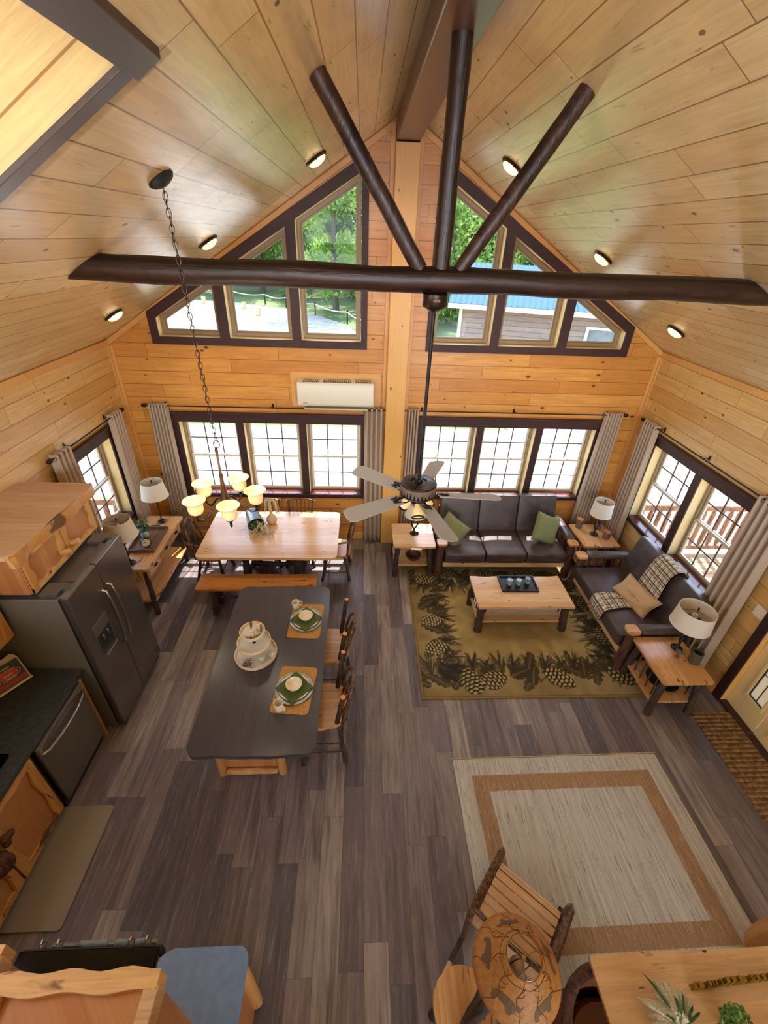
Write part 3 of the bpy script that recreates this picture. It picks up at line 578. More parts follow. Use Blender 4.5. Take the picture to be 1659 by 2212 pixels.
for k_ in range(5):
    a = R(-4+72*k_); bl = MB(); prof = []
    for i in range(15):
        u = i/14; prof.append((.19+.47*u, .058+.008*u if i else .05))
    # widening blade with a clipped shield tip
    pl = [(.17, -.058), (.61, -.076), (.655, -.058), (.668, .0), (.655, .062), (.61, .076), (.17, .058)]
    bl.poly([pl], 0, .007); o = bl.build('blade', M_blade, t, bev=.003, smooth=False)
    o.matrix_local = Matrix.Rotation(a, 4, 'Z') @ Matrix.Rotation(R(-13), 4, 'X') @ Matrix.Translation((0, 0, -.012))
    ir = MB(); ir.tube([(.08, -.02, -.03), (.13, -.03, -.03), (.19, -.032, -.004), (.25, -.02, .0)], .006, 6); ir.tube([(.08, .02, -.03), (.13, .03, -.03), (.19, .032, -.004), (.25, .02, 0)], .006, 6)
    ir.lathe([(0, .0), (.018, 0), (.018, .008), (0, .01)], (.215, 0, 0), 12); ir.box(.15, .24, -.006, .006, -.004, .006)
    o2 = ir.build('blade_iron', M_black, o); o2.matrix_local = Matrix.Translation((0, 0, .010))
mb = MB().lathe([(0, -.04), (.05, -.04), (.055, -.08), (.03, -.10), (0, -.105)], n=20); mb.build('light_kit', M_black, t)
for k_ in range(3):
    a = R(30+120*k_); q = Vector((math.cos(a)*.7, math.sin(a)*.7, -.7)).normalized(); m = q.to_track_quat('Z', 'Y').to_matrix().to_4x4()
    o = MB().lathe([(0, 0), (.024, 0), (.026, .02), (.045, .05), (.048, .10), (.044, .103), (.04, .05)], n=8).build('glass_lantern', M_glow, t); o.matrix_local = Matrix.Translation((math.cos(a)*.05, math.sin(a)*.05, -.075)) @ m
    MB().lathe([(.046, .098), (.056, .104), (.056, .112), (.044, .11)], n=8).build('lantern_cap', M_black, o)
for dx in (-.02, .025):
    o = MB().tube([(dx, -.03, -.08), (dx, -.03, -.36)], .0012, 5).lathe([(0, -.395), (.006, -.39), (.007, -.36), (0, -.355)], (dx, -.03, 0), 8).build('pull_chain', M_black, t)
# ------------------------------------------------------------------ chandelier
CX, CY = -.975, 2.76
t = thing('chandelier', 'lit five-arm bronze chandelier with amber bell glasses above the dining table', 'chandelier', (CX, CY, 2.62))
q = nrm[-1].to_track_quat('Z', 'Y').to_matrix().to_4x4(); zc = zr(-1.006)
o = MB().lathe([(0, .0), (.068, .0), (.07, .006), (.058, .02), (.03, .032), (.012, .036), (0, .038)], n=28).build('canopy', M_gasket, t); o.matrix_local = Matrix.Translation((-1.006-CX, 0, zc-2.62)) @ q
def link(mb, c, L, w, rot, th_=.0024):
    pts = []
    for i in range(14):
        a = 2*PI*i/13; pts.append(Vector((w*math.cos(a), 0, L*math.sin(a))))
    Mz = Matrix.Translation(c) @ Matrix.Rotation(rot, 4, 'Z'); mb.tube([Mz @ p for p in pts], th_, 5, False)
mb = MB(); z0, z1 = 3.16-2.62, zc-2.62-.04; n = int((z1-z0)/.034)
top = Vector((-1.0-CX, 0, z1)); bot = Vector((.008, 0, z0))
for i in range(n+1): link(mb, bot+(top-bot)*i/n, .0235, .0115, (i % 2)*PI/2+.3)
mb.tube([bot+(top-bot)*u_+Vector((.006*math.sin(u_*50), .006*math.cos(u_*50), 0)) for u_ in [i/80 for i in range(81)]], .0018, 5)
mb.build('chain', M_bronze, t)
mb = MB(); link(mb, Vector((.008, 0, .515)), .028, .02, .2, .003)
mb.lathe([(0, .49), (.009, .49), (.011, .46), (.008, .44), (.009, .30), (.013, .29), (.012, .27), (.016, .20), (.024, .12), (.034, .095), (.036, .085), (.026, .08), (.022, .04), (.006, .01), (.006, -.005), (0, -.01)], n=20)
mb.build('stem', M_bronze2, t)
for k_ in range(5):
    a = R(-68+72*k_); ca, sa = math.cos(a), math.sin(a); RA = .215
    ar = MB().tube([(ca*r_, sa*r_, z_) for r_, z_ in ((.015, .075), (.05, .085), (.09, .065), (.135, .01), (.17, -.02), (.20, -.015), (RA, .01), (RA, .03))], [.0075]*7+[.008], 8)
    ar.lathe([(0, -.02), (.006, -.015), (.01, .0), (.006, .012), (.012, .03), (.03, .045), (.034, .055), (0, .055)], (ca*RA, sa*RA, 0), 16)
    o = ar.build('arm', M_bronze, t)
    g = MB().lathe([(.030, .05), (.045, .062), (.052, .085), (.052, .115), (.056, .135), (.072, .155), (.078, .158), (.076, .160), (.068, .153), (.052, .133), (.048, .115), (.048, .088), (.042, .066), (.028, .054)], (ca*RA, sa*RA, 0), 28).build('glass_shade', M_glow, o)
    MB().sphere((ca*RA, sa*RA, .10), .016, (1, 1, 1.5), 10, 8).build('bulb', M_bulbon, o)
l = bpy.data.lights.new('chandelier_lamp', 'POINT'); l.energy = 10; l.color = (1, .80, .55); l.shadow_soft_size = .2
o = bpy.data.objects.new('chandelier_lamp', l); COL.objects.link(o); o.location = (CX, CY, 2.93)
# ------------------------------------------------------------------ wall air conditioner on its pine board
t = thing('wall_air_conditioner', 'cream split air conditioner high on the front wall left of the post', 'air conditioner', (-.355, YF, 2.5))
MB().box(-.62, .62, -.02, 0, -.22, .26).build('backing_board', M_crown, t, bev=.004, smooth=False)
mb = MB().poly([[(-.02, -.16), (-.20, -.15), (-.225, -.12), (-.22, .13), (-.20, .175), (-.02, .18)]], -.515, .515, Matrix(((0, 0, 1, 0), (1, 0, 0, 0), (0, 1, 0, 0), (0, 0, 0, 1))))
mb.build('housing', M_white, t, bev=.01)
for x0 in (-.44, -.17, .26):
    w_ = .22 if x0 != -.17 else .38; mb = MB()
    mb.box(x0, x0+w_, -.19, -.05, .176, .1815); g = mb.build('intake_grille', M_vent, t, smooth=False)
    mb = MB()
    for i in range(1, 3): mb.box(x0+.0, x0+w_, -.19+.047*i, -.186+.047*i, .181, .184)
    for i in range(int(w_/.03)+1): mb.box(x0+.03*i, x0+.03*i+.006, -.19, -.05, .181, .1845)
    mb.build('grille_bars', M_white, g, smooth=False)
mb = MB().box(-.42, .42, -.20, -.16, -.168, -.150); mb.build('outlet_louvre', M_vent, t, smooth=False)
mb = MB().box(-.43, .43, -.235, -.16, -.185, -.175); mb.build('flap', M_white, t, bev=.003)
MB().box(-.44, -.38, -.2265, -.2245, -.10, -.094).build('logo_plate', M_vent, t, smooth=False)
# ------------------------------------------------------------------ curtains and rods
def curtain(label, x, y, rz, w, z0, z1, nf, side=1, flare=.12, lean=0.0, seed=1):
    """local X along the wall, -Y into the room"""
    t = thing('curtain', label, 'curtain', (x, y, 0), rz, 'taupe pleated curtains at the windows')
    rnd = random.Random(seed); n = nf*10+1; m = 18; front = []
    for j in range(m+1):
        f = j/m; z = z1-(z1-z0)*f; ww = w*(1+flare*f); row = []
        for i in range(n):
            u = i/(n-1); a = u*nf*2*PI; am = .035+.006*math.sin(i)*f
            row.append(((u-.5)*ww+lean*f+.008*math.sin(a*2+f*3)*f, math.cos(a)*am*(1-.15*f)-.0, z+.006*math.cos(a)*(j == 0)))
        front.append(row)
    mb = MB(); vs = [p for r_ in front for p in r_]; fs = [(j*n+i, j*n+i+1, (j+1)*n+i+1, (j+1)*n+i) for j in range(m) for i in range(n-1)]
    mb._add(vs, fs); o = mb.build('panel', M_curt, t, ang=180, recalc=False); sm = o.modifiers.new('solid', 'SOLIDIFY'); sm.thickness = .005
    for i in range(0, nf*2):
        u = (i+.5)/(nf*2); xx = (u-.5)*w
        g = MB().tube([(xx, .022*math.cos(b_), z1-.045+.022*math.sin(b_)) for b_ in [2*PI*q/12 for q in range(13)]], .0035, 5, False).build('grommet', M_bronze2, t)
    return t
YC = 5.985
curtain('wide taupe curtain at the far left of the front wall beside the left corner', -2.80, YC, 0, .25, .02, 2.31, 6, lean=-.06, flare=.25, seed=1)
curtain('taupe curtain hanging just left of the tall pine post', .175, YC, 0, .27, .02, 2.31, 4, lean=.02, flare=.1, seed=2)
curtain('taupe curtain just right of the tall pine post behind the ceiling fan', .735, YC, 0, .16, .02, 2.31, 4, seed=3)
curtain('taupe curtain at the right end of the front wall behind the corner table', 3.66, YC, 0, .25, .02, 2.31, 6, flare=.35, lean=.0, seed=4)
curtain('taupe curtain on the right wall nearest the far corner', XR-.095, 5.62, R(-90), .30, .02, 2.31, 5, flare=.3, lean=.0, seed=5)
curtain('taupe curtain on the right wall behind the near lamp', XR-.095, 3.46, R(-90), .42, .02, 2.31, 5, flare=.1, seed=6)
curtain('taupe curtain on the left wall nearest the far corner above the console', XL+.09, 5.60, R(90), .26, .02, 2.31, 4, flare=.15, lean=.0, seed=7)
curtain('taupe curtain on the left wall directly behind the cabinet over the fridge', XL+.09, 4.42, R(90), .30, .02, 2.31, 4, flare=.1, seed=8)
def rod(label, x, y, rz, x0, x1, ends=(1, 1), brk=()):
    t = thing('curtain_rod', label, 'curtain rod', (x, y, 2.275), rz, 'black curtain rods over the windows')
    MB().tube([(x0, 0, 0), (x1, 0, 0)], .008, 10).build('pole', M_rod, t)
    for e, xx, s in ((ends[0], x0, -1), (ends[1], x1, 1)):
        if e: MB().lathe([(0, -.03), (.016, -.028), (.026, -.01), (.026, .01), (.018, .024), (.02, .03), (.014, .036), (0, .038)], (0, 0, 0), 16, Matrix.Rotation(R(90*s), 4, 'Y')).build('finial', M_rod, t).location = (xx+s*.03, 0, 0)
    for xx in brk: MB().tube([(xx, .09, 0), (xx, .0, -.0), (xx, -.012, .0), (xx, -.012, .02)], .006, 6).box(xx-.012, xx+.012, .085, .094, -.03, .03).build('bracket', M_rod, t)
rod('black curtain rod above the lower left windows', 0, YC, 0, -2.95, .33, (1, 1), (-2.72, -1.25, .06))
rod('black curtain rod above the lower right windows', 0, YC, 0, .57, 3.80, (1, 1), (.86, 2.2, 3.58))
rod('black curtain rod above the pair of windows on the right wall', XR-.095, 0, R(-90), -5.80, -3.22, (1, 1), (-5.45, -4.55, -3.66))
rod('short black curtain rod above the left wall window', XL+.09, 0, R(90), 4.24, 5.76, (1, 1), (4.62, 5.50))
# switch plate
t = thing('light_switch_plate', 'cream three-gang switch plate on the right wall beside the door', 'switch plate', (XR, 3.055, 1.225))
MB().box(-.008, 0, -.11, .11, -.065, .065).build('plate', M_white, t, bev=.004)
for y in (-.055, 0, .055): MB().box(-.02, -.006, y-.006, y+.006, -.004, .014).build('toggle', M_white, t, bev=.002)
# ------------------------------------------------------------------ outdoors
GZ = -.6
t_ = NT('grass'); a = t_.noise(t_.obj(), .35, 4); b = t_.noise(t_.obj(), 6, 3)
M_grass = t_.fin(t_.mix(b, t_.mix(t_.mr(a, .4, .6), srgb(88, 108, 50), srgb(116, 132, 70)), srgb(64, 82, 40)), .9)
M_conc = flat('bleached_concrete', srgb(156, 154, 148), .9, nz=.04, nsc=.5)
t_ = NT('pale_gravel'); a = t_.noise(t_.obj(), 22, 3, .7); b = t_.noise(t_.scale(t_.obj(), (.6, 1.8, 1)), 1, 4, .6)
M_grav = t_.fin(t_.mix(t_.mr(a, .42, .6), srgb(104, 100, 92), srgb(172, 168, 160)), .95)
t_ = NT('sandy_lot'); b = t_.noise(t_.scale(t_.obj(), (.5, 1.6, 1)), 1, 5, .65)
M_lot = t_.fin(t_.mix(t_.mr(b, .5, .7), srgb(160, 156, 146), srgb(108, 112, 94)), .95)
M_deck = boards('deck_boards', 'X', 'Y', .14, 5, srgb(184, 150, 104), srgb(168, 134, 88), srgb(60, 40, 24), .6, .4, knots=False, gw=.006)
M_deckrail = bark('porch_log', srgb(120, 84, 58), srgb(170, 126, 92), .5)
t_ = NT('blue_metal_roof'); M_blue = t_.fin(srgb(66, 96, 140), .8, .0, Specular_IOR_Level=.05)
M_siding = boards('grey_cabin_siding', 'X', 'Z', .2, 3, srgb(168, 142, 126), srgb(150, 124, 108), srgb(110, 84, 70), .7, .35, gw=.012)
M_cabin_trim = flat('cream_trim', srgb(222, 208, 180), .6); M_darkglass = flat('reflective_pane', srgb(120, 128, 124), .08, nz=.3, nsc=2)
MB().box(-70, 70, 6.3, 95, GZ-.4, GZ-.03).build('ground_lawn', M_grass, kind='structure', label='green lawn running back to the trees', cat='lawn', smooth=False)
MB().box(-30, 4.6, 6.3, 12.7, GZ-.03, GZ).box(-60, -3.6, -12, 6.3, GZ-.03, GZ).build('ground_pavement', M_conc, kind='structure', label='bleached concrete pad in front of the cabin', cat='pavement', smooth=False)
MB().poly([[(4.6, 6.3), (40, 6.3), (40, 15.5), (3.2, 15.5), (4.6, 12.7)], [] ][:1], GZ-.03, GZ-.005).box(4.3, 60, -12, 6.3, GZ-.03, GZ-.005).build('ground_gravel', M_grav, kind='structure', label='pale gravel yard at the right', cat='gravel', smooth=False)
MB().poly([[(-40, 15.5), (-.1, 15.5), (.3, 26), (-1.0, 30.6), (-3, 34), (-5.9, 37), (-10.8, 40), (-40, 44)]], GZ-.03, GZ-.01).build('ground_lot', M_lot, kind='structure', label='sandy parking lot beyond the grass strip', cat='lot', smooth=False)
# rope fence
fp = [(-21, 44.5), (-16, 42.8), (-10.8, 40.6), (-7.8, 39), (-5.9, 37.4), (-3.4, 34.4), (-1.0, 31.0), (.2, 28.0), (.8, 25)]
t = thing('rope_fence', 'low rope fence on short dark posts at the edge of the lot', 'fence', (0, 0, GZ))
for p in fp: MB().log((p[0], p[1], 0), (p[0], p[1], .85), .05, .05, 2, 8).build('fence_post', M_black, t)
mb = MB()
for p, q in zip(fp, fp[1:]):
    mb.tube([(p[0]+(q[0]-p[0])*i/8, p[1]+(q[1]-p[1])*i/8, .72-.14*math.sin(PI*i/8)) for i in range(9)], .035, 6)
mb.build('rope', flat('pale_rope', srgb(210, 210, 200), .8), t)
# sawn stump markers in the lot
proto = None
for i, (x, y, h) in enumerate(((-12.5, 38.6, .5), (-8.9, 36.4, .45), (-7.2, 33.4, .5), (-5.1, 36.2, .5), (-7.9, 27.6, .45))):
    if proto is None: proto = MB().log((0, 0, 0), (0, 0, 1), .17, .16, 3, 10, seed=3).build('stump', flat('stump_wood', srgb(206, 172, 124), .8), label='x', cat='stump', group='pale stump markers in the sandy lot'); c = proto
    else: c = dup(proto)
    c.location = (x, y, GZ-.01); c.scale = (1, 1, h); c['label'] = ['pale stump marker at the far left of the lot', 'pale stump marker in the lot nearest the rope fence on the left', 'pale stump marker in the middle of the lot', 'pale stump marker beside the rope fence post', 'pale stump marker nearest the cabin in the lot'][i]
# trees: four crowns shared by every tree
def crown(seed, R0, H, n, ls, lo=.25):
    rnd = random.Random(seed); vs = []; fs = []; blobs = [(rnd.gauss(0, R0*.42), rnd.gauss(0, R0*.42), H*(lo+(1-lo)*rnd.random()), R0*(.28+.3*rnd.random())) for _ in range(26)]
    for i in range(n):
        b = rnd.choice(blobs); d = Vector((rnd.gauss(0, 1), rnd.gauss(0, 1), rnd.gauss(0, .8))); d = d.normalized()*b[3]*(rnd.random()**.4)
        c = Vector(b[:3])+d; q = Euler((rnd.random()*6, rnd.random()*6, rnd.random()*6)).to_matrix(); s_ = ls*(.6+.8*rnd.random()); k_ = len(vs)
        for p in ((-1, -.5, 0), (0, -.7, .1), (1, 0, 0), (0, .7, .1)): vs.append(c+q @ (Vector(p)*s_))
        fs.append((k_, k_+1, k_+2, k_+3))
    me = bpy.data.meshes.new('crown'); me.from_pydata(vs, [], fs); return me
crowns = [crown(11, 3.4, 12, 11000, .13, .12), crown(12, 3.0, 14, 11000, .13, .2), crown(13, 2.6, 9, 8000, .12, .05), crown(14, 1.5, 2.6, 1500, .13, .1)]
mats = [M_tree1, M_tree2, M_tree1, M_tree2]
for m_, c_ in zip(mats, crowns): c_.materials.append(m_)
trunks = []
for i in range(4):
    h = (11, 13, 8, 1.6)[i]; r_ = (.26, .22, .14, .06)[i]; mb = MB().log((0, 0, -.1), (.3, .1, h), r_, r_*.35, 8, 8, .1, .2, seed=20+i)
    for j in range(6 if i < 3 else 2):
        z_ = h*(.35+.1*j); a_ = j*2.4; mb.log((.1, 0, z_), (1.7*math.cos(a_), 1.7*math.sin(a_), z_+1.3), r_*.35, r_*.12, 4, 6, seed=j)
    o = mb.build('trunk', M_trunk); trunks.append(o.data); bpy.data.objects.remove(o)
kinds = ['tall bright green tree with a straight trunk', 'tall dark green tree', 'smaller light green tree', 'low dark green shrub']
rnd = random.Random(77); spots = []
cols = ['left of every pane', 'behind the leftmost sloped pane', 'behind the second sloped pane', 'behind the third sloped pane', 'behind the tall pine post', 'behind the king post of the truss', 'behind the right brace of the truss', 'above the blue roof', 'beyond the blue roof at the right']
for c in range(9):
    A_ = -.47+.137*c
    for r_, (y, nm) in enumerate(((46.5, 'edge of the wood'), (53, 'middle of the wood'), (61, 'back of the wood'))):
        aa = A_+(.05 if r_ == 1 else -.02 if r_ == 2 else 0); k_ = (c+r_) % 2; spots.append((aa*y+rnd.uniform(-.5, .5), y+rnd.uniform(-1, 1), k_, (1.0, 1.2, 1.45)[r_], nm, cols[c]))
    if c in (0, 2, 3, 4, 6, 8): spots.append(((A_+.06)*43.6, 43.6+(2.5 if c < 2 else 0), 3, 1.15, 'front of the wood', cols[c]))
spots += [(-2.0, 36.5, 0, .95, 'lawn near the rope fence', cols[3]), (2.3, 30.5, 2, 1.0, 'lawn', cols[4]), (6.0, 33.5, 2, 1.15, 'lawn', cols[5]), (8.6, 38, 1, .9, 'lawn', cols[5]), (14.5, 40, 2, 1.2, 'lawn', cols[7])]
for x, y, k_, s_, row, w_ in spots:
    t = thing('shrub' if k_ == 3 else 'tree', '%s at the %s, %s' % (('bright green tree', 'dark green tree', 'small light green tree', 'low dark shrub')[k_], row, w_), 'shrub' if k_ == 3 else 'tree', (x, y, GZ-.03), rnd.random()*6, group='trees and shrubs beyond the rope fence'); t.scale = (s_, s_, s_)
    for nm, me in (('trunk', trunks[k_]), ('crown', crowns[k_])):
        o = bpy.data.objects.new(nm, me); COL.objects.link(o); o.parent = t
# neighbouring cabin
t = thing('neighbour_cabin', 'grey-brown log-sided cabin with a blue metal roof seen through the upper right windows', 'cabin', (4.15, 20.1, GZ-.03), R(-17))
MB().box(0, 9, 0, 5.2, 0, 2.75).build('wall', M_siding, t, smooth=False)
MB().box(-.06, .08, -.05, 5.25, 0, 2.75).build('corner_board', M_cabin_trim, t, smooth=False)
mb = MB(); mb._add([(-.5, -.5, 2.70), (9.5, -.5, 2.70), (9.5, 2.6, 4.05), (-.5, 2.6, 4.05), (-.5, -.5, 2.78), (9.5, -.5, 2.78), (9.5, 2.6, 4.13), (-.5, 2.6, 4.13)], [(0, 3, 2, 1), (4, 5, 6, 7), (0, 1, 5, 4), (1, 2, 6, 5), (2, 3, 7, 6), (3, 0, 4, 7)])
for i in range(44):
    x = -.5+.23*i; mb._add([(x+dx, y, z+dz) for dz in (0, .04) for dx, y, z in ((0, -.5, 2.78), (.02, -.5, 2.78), (.02, 2.6, 4.13), (0, 2.6, 4.13))], [(0, 3, 2, 1), (4, 5, 6, 7), (0, 1, 5, 4), (1, 2, 6, 5), (2, 3, 7, 6), (3, 0, 4, 7)])
mb._add([(-.5, 5.7, 2.70), (9.5, 5.7, 2.70), (9.5, 2.6, 4.05), (-.5, 2.6, 4.05)], [(0, 1, 2, 3)])
mb.build('roof', M_blue, t, smooth=False)
MB().box(-.5, 9.5, -.53, -.48, 2.58, 2.76).build('fascia', M_cabin_trim, t, smooth=False)
MB().tube([(4.0, .7, 3.1), (4.0, .7, 3.75)], .07, 10).lathe([(.16, 0), (.1, .12), (0, .14)], (4.0, .7, 3.7), 12).build('vent_pipe', flat('pale_vent', srgb(214, 220, 222), .5), t)
f = MB().poly([rect(5.1, 7.3, .9, 2.2), rect(5.22, 7.18, 1.0, 2.1)], -.06, .0, MXZ).build('window_frame', M_cabin_trim, t, smooth=False)
MB().poly([rect(5.2, 7.2, .98, 2.12)], -.02, -.01, MXZ).build('pane', M_darkglass, f, smooth=False)
# side porches with log railings
for s, lab in ((1, 'right'), (-1, 'left')):
    xa, xb = (XR+.16, 7.6) if s > 0 else (-7.2, XL-.16)
    MB().box(xa, xb, -4, 5.95, -.2, -.05).build('porch_deck', M_deck, label='light board porch deck outside the %s wall' % lab, cat='deck', kind='structure', smooth=False)
    t = thing('porch_railing', 'log porch railing outside the %s window' % lab, 'railing', (xa if s > 0 else xb, 5.78, -.05))
    L = (xb-xa)*s; m1 = s
    MB().box(min(0, L), max(0, L), -.07, .07, .93, .97).build('top_rail', M_deckrail, t, bev=.01)
    MB().box(min(0, L), max(0, L), -.035, .035, .10, .17).box(min(0, L), max(0, L), -.03, .03, .85, .93).build('lower_rail', M_deckrail, t)
    n = int(abs(L)/.15)
    for i in range(n):
        x = s*(.1+i*.15); MB().tube([(x, 0, .165), (x, 0, .20), (x, 0, .24), (x, 0, .78), (x, 0, .82), (x, 0, .86)], [.022, .026, .036, .036, .026, .022], 10, wob=.06, seed=i).build('baluster', M_deckrail, t)
# ------------------------------------------------------------------ rugs
def rug_lodge():
    W_, H_, px = 2.74, 2.36, .008; nx, ny = int(W_/px)+1, int(H_/px)+1
    X, Y = np.meshgrid(np.linspace(0, W_, nx), np.linspace(0, H_, ny)); rg = np.random.RandomState(3)
    def sm(sc):
        g = rg.rand(int(H_/sc)+3, int(W_/sc)+3); xi = X/sc; yi = Y/sc; x0 = xi.astype(int); y0 = yi.astype(int); fx = xi-x0; fy = yi-y0
        fx = fx*fx*(3-2*fx); fy = fy*fy*(3-2*fy)
        return (g[y0, x0]*(1-fx)+g[y0, x0+1]*fx)*(1-fy)+(g[y0+1, x0]*(1-fx)+g[y0+1, x0+1]*fx)*fy
    A = np.array
    g1, g2, g3 = A(srgb(190, 166, 106)), A(srgb(142, 114, 60)), A(srgb(180, 160, 112)); n = sm(.5)*.6+sm(.18)*.4
    C = g1[None, None]*(1-n[..., None])+g2*n[..., None]; k = np.clip((sm(.7)-.5)*3, 0, 1)[..., None]; C = C*(1-k*.7)+g3*k*.7
    C *= (.86+.32*sm(.09)[..., None]*sm(.35)[..., None]*2)*(1+.10*(rg.rand(ny, nx, 1)-.5)+.12*(rg.rand(ny, 1, 1)-.5)*(rg.rand(1, nx, 1)))
    dk, dk2, brn = A(srgb(34, 28, 14)), A(srgb(62, 54, 28)), A(srgb(74, 56, 26))
    def blend(mask, col, a=1.0):
        m = (np.clip(mask, 0, 1)*a)[..., None]; C[...] = C*(1-m)+col*m
    def needles(cx, cy, ang, L, n, spread, col=dk2, a=.85):
        for i in range(n):
            t = i/n; bx, by = cx+math.cos(ang)*L*.55*t, cy+math.sin(ang)*L*.55*t
            for s in (-1, 1):
                an = ang+s*spread*(1-.5*t)*(.7+.6*rg.rand()); l = L*.5*(.8+.4*rg.rand()); ex, ey = bx+math.cos(an)*l, by+math.sin(an)*l
                x0, x1 = int(max(0, min(bx, ex)/px-2)), int(min(nx, max(bx, ex)/px+3)); y0, y1 = int(max(0, min(by, ey)/px-2)), int(min(ny, max(by, ey)/px+3))
                if x1 <= x0 or y1 <= y0: continue
                sx, sy = X[y0:y1, x0:x1], Y[y0:y1, x0:x1]; dx, dy = ex-bx, ey-by; u = np.clip(((sx-bx)*dx+(sy-by)*dy)/(l*l), 0, 1)
                d = np.hypot(sx-bx-u*dx, sy-by-u*dy); m = (np.clip(1.3-d/(px*.62), 0, 1)*a)[..., None]; C[y0:y1, x0:x1] = C[y0:y1, x0:x1]*(1-m)+col*m
    def line(pts, w, col):
        for (ax, ay), (bx, by) in zip(pts, pts[1:]):
            dx, dy = bx-ax, by-ay; u = np.clip(((X-ax)*dx+(Y-ay)*dy)/(dx*dx+dy*dy+1e-9), 0, 1); blend(1.4-np.hypot(X-ax-u*dx, Y-ay-u*dy)/w, col)
    def leaf(cx, cy, ang, L, wd, col):
        u = ((X-cx)*math.cos(ang)+(Y-cy)*math.sin(ang))/L; v = (-(X-cx)*math.sin(ang)+(Y-cy)*math.cos(ang))/wd
        env = np.sqrt(np.clip(1-u*u, 0, 1))*(.62+.38*np.abs(np.sin(u*6.2+.6))); blend((np.abs(v) < env)*(np.abs(u) < 1)*1.0, col, .93)
        blend(((np.abs(v) < .05) & (np.abs(u) < .95))*1.0, g1*.5, .7)
        blend((np.abs(np.abs(v)-np.abs((u*4) % 1-.5)*.6) < .04)*(np.abs(v) < env)*(np.abs(u) < .9), g1*.55, .4)
    def cone(cx, cy, ang, L, wd):
        u = ((X-cx)*math.cos(ang)+(Y-cy)*math.sin(ang))/L; v = (-(X-cx)*math.sin(ang)+(Y-cy)*math.cos(ang))/wd
        body = ((u*u*.95+v*v*(1+.25*u)) < 1) & (np.abs(u) < 1.1); blend(body*1.0, dk*.55)
        uw = u+.10*v*v+.02*np.sin(v*9+u*5); q = np.floor((uw+1)*3.7); uu = ((uw+1)*3.7) % 1; vv = (np.arcsin(np.clip(v*.99, -1, 1))*1.8+.5*(q % 2)+10) % 1
        sc = ((uu-.5)/.36)**2+((vv-.5)/(.36+.12*uu))**2 < 1; tone = A(srgb(206, 180, 118)); sh = (.45+.55*np.clip(1.1-((uu-.35)**2+(vv-.5)**2)*3, 0, 1))*(.75+.25*rg.rand())
        m = (body & sc)[..., None]; C[...] = np.where(m, tone*sh[..., None], C)
    def cluster(cx, cy, inward, big=1.0, kind=0):
        a = inward
        for s in (-.9, -.3, .3, .9): needles(cx+.10*math.cos(a+s*1.3), cy+.10*math.sin(a+s*1.3), a+s, .34*big, 20, .55, dk2 if s > 0 else dk)
        if kind == 0: leaf(cx+.22*math.cos(a+1.5), cy+.22*math.sin(a+1.5), a+1.1, .16, .075, brn*.8); leaf(cx+.26*math.cos(a-1.5), cy+.26*math.sin(a-1.5), a-.6, .15, .07, dk2)
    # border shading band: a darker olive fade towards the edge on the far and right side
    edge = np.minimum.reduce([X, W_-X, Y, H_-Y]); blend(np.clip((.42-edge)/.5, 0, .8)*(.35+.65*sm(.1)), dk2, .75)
    def twig(x, y, a, L):
        p = [(x, y), (x+L*.5*math.cos(a), y+L*.5*math.sin(a)), (x+L*math.cos(a+.3), y+L*math.sin(a+.3))]; line(p, .006, dk)
        for i in range(5): qx, qy = x+L*(.2+.18*i)*math.cos(a+.1)+(.03 if i % 2 else -.03), y+L*(.2+.18*i)*math.sin(a+.1)+.02; blend(1.4-np.hypot(X-qx, Y-qy)/.012, dk)
    # near edge (y small)
    for i, x in enumerate(np.arange(.2, W_, .42)): cluster(x, .22, PI/2+.2*math.sin(i*2), 1.0, i % 2)
    for i, x in enumerate(np.arange(.3, W_, .42)): cluster(x, H_-.22, -PI/2, 1.0, i % 2)
    for i, y in enumerate(np.arange(.5, H_-.3, .40)): cluster(.2, y, .1*math.sin(i), .9, i % 2); cluster(W_-.2, y, PI, .9, i % 2)
    for x, y, a in ((.95, .35, 2.3), (1.75, .42, .8), (.3, 1.1, 1.2), (2.2, .38, 2.5), (.32, 1.75, 1.8), (1.3, .2, .1), (1.5, 2.1, 3.4), (2.4, 1.3, 1.8)): twig(x, y, a, .26)
    for x, y, a in ((1.22, .34, .4), (1.36, .30, -1.9), (1.38, .5, 1.2), (1.92, .33, 2.6), (2.02, .42, 1.3), (.30, 1.62, .3), (.22, 1.48, -2.5), (.36, 1.35, 0), (.75, 2.12, -1.2), (1.45, 2.14, .2), (2.0, 2.12, -2.9)): leaf(x, y, a, .15, .075, brn*.7 if a > 0 else dk2)
    for x, y, a, L, w_ in ((.60, .22, 1.9, .17, .125), (.88, .24, .5, .16, .12), (1.66, .26, -.6, .17, .12), (2.45, .28, -.5, .18, .13), (.27, .72, .25, .15, .105), (.27, 1.18, .1, .145, .10), (.28, 2.02, .2, .16, .11), (.58, 2.13, .1, .14, .10), (1.20, 2.16, .0, .16, .10), (1.85, 2.16, .1, .16, .10), (2.46, 2.1, .3, .16, .11), (2.5, 1.5, 1.5, .14, .1), (2.48, .9, 1.5, .15, .1)): cone(x, y, a, L, w_)
    blend((edge < .022)*1.0, A(srgb(150, 118, 54)), .95); blend(((edge > .022) & (edge < .028))*1.0, dk2, .7)
    vs = np.stack([X.ravel(), Y.ravel(), np.full(nx*ny, .012)], 1); idx = np.arange(nx*ny).reshape(ny, nx)
    fs = np.stack([idx[:-1, :-1].ravel(), idx[:-1, 1:].ravel(), idx[1:, 1:].ravel(), idx[1:, :-1].ravel()], 1)
    me = bpy.data.meshes.new('lodge_rug'); me.from_pydata(vs.tolist(), [], fs.tolist())
